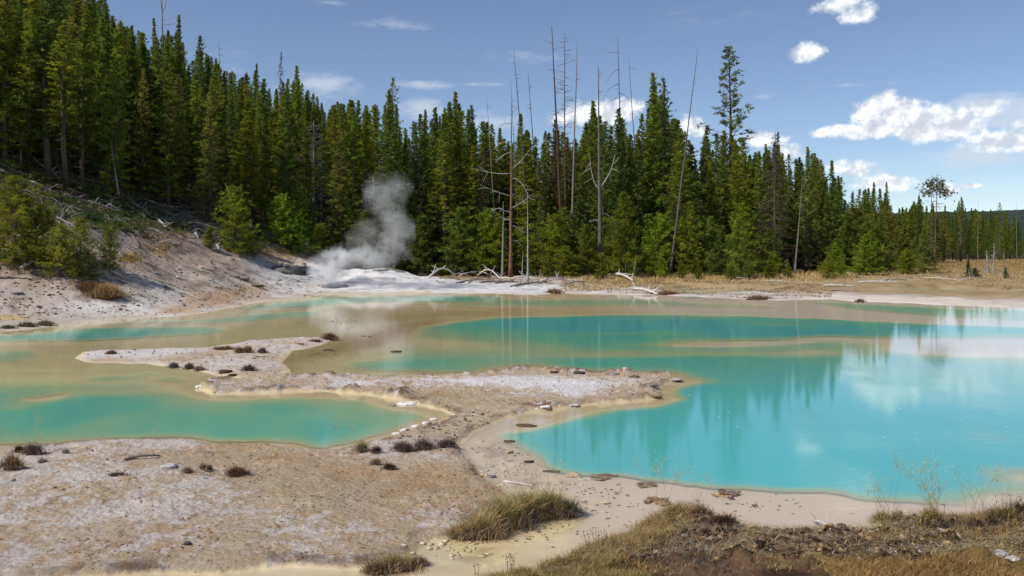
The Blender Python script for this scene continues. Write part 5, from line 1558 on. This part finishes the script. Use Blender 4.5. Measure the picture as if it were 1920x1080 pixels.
T(1040, 550, 40, 12, 'orange brown grass clump on the far shore', RST, TAN, 260)
T(195, 556, 90, 26, 'orange brown grass patch below the bushes on the left bank', RST, TAN, 900, .8)
T(165, 545, 60, 22, 'dark brown grass left part of the orange patch', BRN, RST, 500, .8)


DEB = [rock_geo(1, 1, .8, k, 1, .45) for k in range(6)]
slope_debris()


# tall seed-headed grasses in front of the water
def seed_grass(px, py, heads, label, spread=.12):
    """fine stalks with loose airy panicles; heads = photo pixels of the seed heads"""
    x, y, z = hit(px, py); z = max(z, 0)
    e = bpy.data.objects.new('seed_grass', None); COL.objects.link(e); e.location = (x, y, z); e.empty_display_size = .1
    tag(e, label, 'tall grass', 'tall seed headed grasses')
    r = np.random.default_rng(int(px + py))
    g = Geo(); hd = Geo()
    for (hx, hy, s) in heads:
        top = np.array([(hx - 960) / F * y - x, r.uniform(-.1, .1), CH + (HY - hy) / F * y - z])
        b = np.array([r.uniform(-1, 1) * spread, r.uniform(-.5, .5) * spread, 0])
        P = [b * (1 - t) + top * t + np.array([0, 0, .05 * math.sin(t * 3)]) + (top - b) * [1, 0, 0] * (t * t - t) * .6 for t in np.linspace(0, 1, 6)]
        g.tube(P, np.linspace(.0026, .0012, 6), 3, STRAW, cap=False)
        n = int(26 * s); R = s * .055
        Q = top + r.normal(size=(n, 3)) * [R, R, R * 1.4]
        for q in Q[:n // 2]:
            hd.tube([top - [0, 0, R * 1.5], q], .0007, 3, STRAW, cap=False)
        V, Fc, sh = tufts(Q, np.tile([0, 0, .4], (n, 1)), r, .013, .006, 2, np.stack([r.uniform(.9, 1.5, n)] * 3, 1) * srgb(206, 190, 140))
        hd.add(V, Fc, sh)
    link('stalk', g.mesh('grass_stalks', M_GRASS), e)
    link('seed_head', hd.mesh('seed_heads', M_GRASS), e)


seed_grass(75, 850, [(68, 785, 1.2), (60, 800, .9), (80, 815, .7), (8, 802, 1.1), (20, 808, .8)], 'airy seed headed grass standing before the left pool edge')
seed_grass(110, 842, [(105, 828, .8), (122, 830, .6), (130, 835, .5)], 'short wisps of grass right of the left seed heads')
seed_grass(290, 838, [(288, 806, 1.0), (282, 815, .6)], 'single seed headed stalk before the left pool')
seed_grass(660, 850, [(645, 782, .9), (632, 795, .9), (660, 800, .5)], 'faint seed heads over the left pool near the pool corner')
seed_grass(1235, 950, [(1196, 870, .7), (1230, 868, 1.1), (1238, 880, .9), (1275, 884, 1.2), (1268, 892, .9), (1325, 890, .7), (1332, 902, .8), (1300, 886, .5)], 'spread of pale seed heads before the right pool, left group')
seed_grass(1050, 940, [(1052, 866, .6), (1035, 872, .5), (1018, 862, .4)], 'faint seed heads by the pool corner')
seed_grass(1660, 985, [(1640, 908, 1.1), (1655, 912, 1.0), (1622, 915, .7), (1680, 860, 1.1), (1690, 868, .8)], 'pale seed heads left of the tall pair before the right pool')
seed_grass(1745, 985, [(1712, 888, 1.0), (1735, 872, 1.3), (1718, 898, .9), (1740, 880, 1.1), (1765, 868, .7), (1742, 900, 1.5), (1760, 905, 1.0), (1775, 912, .8)], 'tallest cluster of seed headed grass before the right pool')
seed_grass(1830, 985, [(1796, 905, .9), (1790, 885, .6), (1815, 902, 1.0), (1860, 885, 1.0), (1842, 878, .6), (1870, 892, .7)], 'loose seed heads at the right before the pool')


def weed(px, py, tops, label):
    """stiff dark stems with small seed balls"""
    x, y, z = hit(px, py)
    e = bpy.data.objects.new('dry_weed', None); COL.objects.link(e); e.location = (x, y, z); e.empty_display_size = .1
    tag(e, label, 'dry weed', 'dry weeds with dark seed balls')
    g = Geo(); hd = Geo(); r = np.random.default_rng(int(px))
    for (hx, hy) in tops:
        top = np.array([(hx - 960) / F * y - x, r.uniform(-.08, .08), CH + (HY - hy) / F * y - z])
        b = np.array([top[0] * .7, top[1], 0])
        g.tube([b, (b + top) / 2 + [.01, 0, 0], top], [.003, .0025, .0015], 3, DK)
        for k in range(7):
            q = top * (1 - [0, 0, 0.0][0]) + np.array([r.normal() * .02, r.normal() * .02, -abs(r.normal()) * .06])
            V, Fc = rock_geo(.005, .005, .005, k + 1, 1, .1); hd.add(V + q, Fc, DK * .8)
    link('stalk', g.mesh('weed_stems', M_GRASS), e); link('seed_ball', hd.mesh('weed_balls', M_SOIL), e)


weed(1880, 985, [(1870, 930), (1878, 940), (1890, 938), (1896, 928), (1904, 935)], 'dark headed dry weed stems in the large olive tussock')
weed(1912, 985, [(1908, 932), (1916, 930), (1921, 938), (1926, 928)], 'dark headed dry weed stems at the right edge')
weed(1750, 985, [(1745, 945), (1768, 942), (1735, 952)], 'dark seed balls low in the tall tussock')
weed(1115, 1030, [(1110, 988), (1118, 990), (1124, 996), (1132, 987), (1100, 992), (1094, 1000), (1138, 1004)], 'dark headed weed stems in front of the creek')
weed(960, 1075, [(954, 1034), (962, 1032), (958, 1042), (948, 1038)], 'small dark headed weed at the bottom of the creek')
weed(895, 1079, [(888, 1060), (896, 1056)], 'tiny dark weed at the bottom edge')


def field_grass():
    r = np.random.default_rng(12)
    G = Geo()

    def area(n, poly, key, hpx, lean, c1, c2, W=None, nclump=2.2, thr=-.1, seed=3):
        px0 = min(p[0] for p in poly); px1 = max(p[0] for p in poly); py0 = min(p[1] for p in poly); py1 = max(p[1] for p in poly)
        px = r.uniform(px0, px1, n * 3); py = HY + 1 / (r.uniform(1 / (py1 - HY), 1 / (py0 - HY), n * 3))
        Y = CH * F / (py - HY); X = (px - 960) / F * Y
        Z, m = terrain(X, Y)
        ins = sdf(px, py, poly) > 0
        cl = fbm(X * nclump / 1.5, Y * nclump / 1.5, 3, seed)
        ok = ins & (cl > thr)
        if key: ok &= m[key] > (.12 if key == 'lr' else 1.0)
        i = np.nonzero(ok)[0][:n]
        P = np.stack([X[i], Y[i], Z[i]], 1)
        H = hpx / F * Y[i] * (.6 + 1.2 * np.clip(cl[i] - thr, 0, .6))
        V, Fc, C = blades(P, H, (W or .5) / F * Y[i][:, None], lean, r, c1, c2, 2, .6)
        G.add(V, Fc, C)
    # near right meadow
    area(17000, [(820, 1079), (960, 1052), (1060, 1022), (1180, 985), (1240, 958), (1300, 965), (1300, 1010), (1220, 1060), (1180, 1200), (820, 1200)], 'lr', 24, .9, FSTRAW, FTAN, .5, thr=-.15)
    area(7000, [(900, 1079), (1000, 1045), (1200, 1010), (1250, 1050), (1200, 1200), (900, 1200)], 'lr', 22, .9, GRN, FSTRAW, .5, thr=.05, seed=8)
    area(16000, [(1700, 1000), (1790, 975), (1960, 975), (2100, 1000), (2100, 1250), (1500, 1250), (1600, 1050)], 'lr', 20, 1.0, RST, FSTRAW, .5, thr=-.02)
    area(5000, [(1750, 1000), (1960, 975), (2100, 1250), (1500, 1250)], 'lr', 20, 1.0, GRN, FTAN, .5, thr=.1, seed=9)
    area(9000, [(1250, 965), (1600, 1000), (1700, 1020), (1600, 1200), (1150, 1200)], 'lr', 16, 1.3, BRN, GRY, .45, thr=.05, seed=4)
    area(9000, [(1250, 975), (1600, 1005), (1750, 1015), (1700, 1200), (1150, 1200)], 'lr', 14, 1.3, FSTRAW, TAN, .4, thr=.1, seed=14)
    # far shore fringe and meadow
    area(15000, [(1120, 530), (1300, 526), (1600, 522), (1600, 536), (1400, 538), (1200, 541), (1120, 548), (1060, 549), (1050, 535)], 'bank', 6, .6, STRAW, TAN, .5, nclump=.8, thr=-.3)
    area(16000, [(1600, 522), (1700, 510), (1800, 499), (2000, 493), (2000, 545), (1900, 548), (1700, 534), (1600, 534)], 'bank', 5, .6, FSTRAW, FTAN, .5, nclump=.5, thr=-.35)
    area(6000, [(600, 500), (760, 500), (900, 505), (960, 518), (1060, 524), (1060, 532), (900, 514), (700, 506)], 'bank', 8, .6, STRAW, srgb(150, 140, 50), .5, nclump=.8, thr=-.2)
    area(5000, [(1050, 560), (1050, 540), (1250, 535), (1560, 540), (1560, 566), (1300, 562)], 'bank', 5, .9, BRN, TAN, .5, nclump=.7, thr=.05, seed=21)
    tag(link('dry_grass', G.mesh('field_grass', M_GRASS)), 'dry golden and greenish grass covering the near right ground and far shore', kind='stuff')


field_grass()


def soil_clods():
    r = np.random.default_rng(15)
    import bmesh
    bm = bmesh.new(); bmesh.ops.create_icosphere(bm, subdivisions=2, radius=1)
    V0 = np.array([v.co[:] for v in bm.verts]); F0 = np.array([[v.index for v in f.verts] for f in bm.faces]); bm.free()
    n = 9000
    px = r.uniform(1200, 1800, n); py = r.uniform(955, 1079, n); Y = CH * F / (py - HY); X = (px - 960) / F * Y
    Z, m = terrain(X, Y)
    cl = fbm(X * 1.6, Y * 1.6, 3, 55)
    i = np.nonzero((m['lr'] > .1) & (cl > -.16))[0][:5200]
    G = Geo(); base = [rock_geo(1, 1, .8, k, 2, .45)[0] for k in range(8)]
    for k in i:
        s = (r.uniform(1.3, 3.1) ** 2) * Y[k] / F * .75
        V = base[r.integers(8)] * s * [1, r.uniform(.7, 1.1), r.uniform(.5, 1)] + [X[k], Y[k], Z[k] + s * .2]
        c = DK * .8 if r.random() < .55 else (BRN if r.random() < .75 else (TAN if r.random() < .7 else PALE * .7))
        G.add(V, F0, np.clip(c * r.uniform(.6, 1.2), 0, 1))
    tag(link('soil_clods', G.mesh('soil_clods', M_SOIL)), 'dark crumbly soil clods turned up along the near right shore', kind='stuff')
    # fallen straw lying over the soil
    n = 11000
    px = r.uniform(1100, 1960, n); py = r.uniform(955, 1079, n); Y = CH * F / (py - HY); X = (px - 960) / F * Y
    Z, m = terrain(X, Y); i = np.nonzero(m['lr'] > .05)[0]
    P = np.stack([X[i], Y[i], Z[i] + .02], 1)
    V, Fc, C = blades(P, 20 / F * Y[i], .5 / F * Y[i][:, None], 3.0, r, STRAW, GRY, 2, 1.0)
    V[:, 2] = np.maximum(V[:, 2], np.repeat(P[:, 2], 5) + .002)
    g = Geo(); g.add(V, Fc, C)
    tag(link('straw_litter', g.mesh('straw_litter', M_GRASS)), 'bleached straw and dead stems littering the dark soil', kind='stuff')


soil_clods()


def mud_details():
    """pale flakes, dark chips and wrinkles on the wet mud, and flecks floating on the pool"""
    r = np.random.default_rng(83)
    G = Geo(); D = Geo(); W_ = Geo()

    def flake(g, px, py, wpx, col, z0=None, th=.006, asp=.45):
        x, y, z = hit(px, py); z = max(z, -.012) if z0 is None else z0
        n = 9; a = np.sort(r.uniform(0, 6.28, n)); R = wpx / 2 / F * y * r.uniform(.5, 1.25, n)
        ring = np.stack([np.cos(a) * R, np.sin(a) * R * asp * 2.2, np.zeros(n)], 1) + [x, y, z]
        top = ring + [0, 0, th]; V = np.concatenate([ring, top, [[x, y, z + th * 1.3]]])
        Fc = [(i, (i + 1) % n, n + (i + 1) % n) for i in range(n)] + [(i, n + (i + 1) % n, n + i) for i in range(n)] + [(n + i, n + (i + 1) % n, 2 * n) for i in range(n)]
        g.add(V, np.array(Fc), np.clip(col * r.uniform(.85, 1.1), 0, 1))
    for cx, cy, rx, ry, n, w0, w1 in ((850, 1030, 50, 14, 46, 5, 20), (900, 1012, 40, 6, 20, 3, 8), (1000, 985, 60, 10, 34, 3, 9), (1090, 955, 22, 14, 26, 4, 12), (940, 880, 50, 30, 40, 4, 14), (1060, 905, 60, 14, 24, 4, 14), (1170, 975, 40, 22, 14, 4, 12)):
        for _ in range(n): flake(G, cx + r.normal() * rx * .6, min(cy + r.normal() * ry * .6, 1070), r.uniform(w0, w1), srgb(222, 206, 168))
    for cx, cy, rx, ry, n in ((1300, 945, 260, 22, 70), (950, 850, 60, 30, 50), (1100, 920, 100, 20, 40), (560, 660, 120, 16, 60), (700, 610, 120, 16, 40), (1150, 572, 300, 8, 30), (1000, 1000, 80, 20, 30)):
        for _ in range(n): flake(D, cx + r.normal() * rx * .6, cy + r.normal() * ry * .5, r.uniform(2, 8), srgb(122, 98, 76), asp=.25)
    for _ in range(34):
        px, py = (r.uniform(1600, 1915), r.uniform(740, 860)) if r.random() < .7 else (r.uniform(1200, 1600), r.uniform(700, 860))
        flake(W_, px, py, r.uniform(1.5, 5), srgb(225, 228, 226), .001, .003, .3)
    tag(link('mud_flakes', G.mesh('mud_flakes', M_ROCK)), 'pale crust flakes lying on the wet creek mud', kind='stuff')
    tag(link('mud_chips', D.mesh('mud_chips', M_ROCK)), 'thin dark chips scattered on the wet mud and beach', kind='stuff')
    tag(link('foam_flecks', W_.mesh('foam_flecks', M_ROCK)), 'white flecks floating on the right pool', kind='stuff')


mud_details()


# small crust lumps over the near left flat
def crust_lumps():
    r = np.random.default_rng(25)
    base = [rock_geo(1, 1, .8, k, 2, .5) for k in range(6)]
    n = 6500; px = r.uniform(-60, 1000, n); py = r.uniform(842, 1079, n); Y = CH * F / (py - HY); X = (px - 960) / F * Y
    Z, m = terrain(X, Y); cl = fbm(X * 1.1, Y * 1.1, 4, 57, .6)
    i = np.nonzero((m['la'] > .15) & (cl > .16))[0][:800]
    G = Geo()
    for k in i:
        s = (r.uniform(.8, 1.7) ** 2) * Y[k] / F
        V, Fc = base[r.integers(6)]
        G.add(V * s * [1.2, .9, r.uniform(.3, .7)] + [X[k], Y[k], Z[k] + s * .1], Fc, np.clip((srgb(150, 122, 90) if r.random() < .7 else srgb(120, 96, 74)) * r.uniform(.7, 1.25), 0, 1))
    tag(link('crust_crumbs', G.mesh('crust_crumbs', M_ROCK)), 'crumbly brown crust lumps scattered over the near left flat', kind='stuff')


crust_lumps()


# ------------------------------------------------------------------ steam
def build_steam():
    Y = 65.0
    pts = [(592, 540, 14), (602, 520, 18), (620, 500, 26), (640, 487, 24), (662, 488, 20), (690, 482, 26), (716, 478, 26), (738, 458, 26), (746, 432, 26), (744, 406, 24), (728, 386, 26), (712, 366, 28), (735, 356, 28), (690, 430, 22), (680, 450, 20), (700, 350, 18), (650, 500, 16), (720, 495, 16)]
    dens = [5.0, 4.2, 3.0, 2.3, 1.3, 1.0, .9, .75, .62, .55, .5, .45, .35, .3, .3, .28, 1.5, .6]
    P = [((px - 960) / F * Y, 0, CH + (HY - py) / F * Y, r / F * Y * 1.15) for px, py, r in pts]
    xs = [p[0] for p in P]; zs = [p[2] for p in P]
    x0, x1, z0, z1 = min(xs) - 1.3, max(xs) + 1.3, .25, max(zs) + 1.6
    cx, cz = (x0 + x1) / 2, (z0 + z1) / 2
    V = np.array([[a, b, c] for a in (x0 - cx, x1 - cx) for b in (-1.7, 1.7) for c in (z0 - cz, z1 - cz)])
    Fc = np.array([[0, 1, 3, 2], [4, 6, 7, 5], [0, 4, 5, 1], [2, 3, 7, 6], [0, 2, 6, 4], [1, 5, 7, 3]])
    m, n, l, out = new_mat('steam')
    vol = n.new('ShaderNodeVolumePrincipled'); vol.inputs['Color'].default_value = (.99, .99, 1, 1); vol.inputs['Anisotropy'].default_value = -.3
    tc = n.new('ShaderNodeTexCoord')
    nz = n.new('ShaderNodeTexNoise'); nz.inputs['Scale'].default_value = .55; nz.inputs['Detail'].default_value = 6; nz.inputs['Roughness'].default_value = .62
    l.new(tc.outputs['Object'], nz.inputs['Vector'])
    # wispy distortion of the plume
    sub = n.new('ShaderNodeVectorMath'); sub.operation = 'SUBTRACT'; l.new(nz.outputs['Color'], sub.inputs[0]); sub.inputs[1].default_value = (.5, .5, .5)
    sc = n.new('ShaderNodeVectorMath'); sc.operation = 'SCALE'; sc.inputs['Scale'].default_value = 3.4; l.new(sub.outputs[0], sc.inputs[0])
    ad = n.new('ShaderNodeVectorMath'); ad.operation = 'ADD'; l.new(tc.outputs['Object'], ad.inputs[0]); l.new(sc.outputs[0], ad.inputs[1])

    def mth(op, x, y=None, clamp=False):
        q = n.new('ShaderNodeMath'); q.operation = op; q.use_clamp = clamp
        for i, v in enumerate((x, y)):
            if v is None: continue
            if isinstance(v, (int, float)): q.inputs[i].default_value = v
            else: l.new(v, q.inputs[i])
        return q.outputs[0]
    acc = None
    for (x, y, z, r), d in zip(P, dens):
        ds = n.new('ShaderNodeVectorMath'); ds.operation = 'DISTANCE'; l.new(ad.outputs[0], ds.inputs[0]); ds.inputs[1].default_value = (x - cx, 0, z - cz)
        v = mth('SUBTRACT', 1.0, mth('DIVIDE', ds.outputs['Value'], r * 1.25), True)
        v = mth('MULTIPLY', v, d)
        acc = v if acc is None else mth('MAXIMUM', acc, v)
    n2 = n.new('ShaderNodeTexNoise'); n2.inputs['Scale'].default_value = .9; n2.inputs['Detail'].default_value = 5; n2.inputs['Roughness'].default_value = .6; l.new(ad.outputs[0], n2.inputs['Vector'])
    k = mth('MULTIPLY', mth('SUBTRACT', n2.outputs['Fac'], .34, True), 3.4)
    l.new(mth('MULTIPLY', mth('MULTIPLY', acc, k), 1.15), vol.inputs['Density'])
    l.new(vol.outputs[0], out.inputs['Volume'])
    me = np_mesh('steam', V, Fc, None, m)
    tag(link('steam', me, None, (cx, Y, cz)), 'white steam plume rising from the vent on the far shore', kind='stuff')


build_steam()
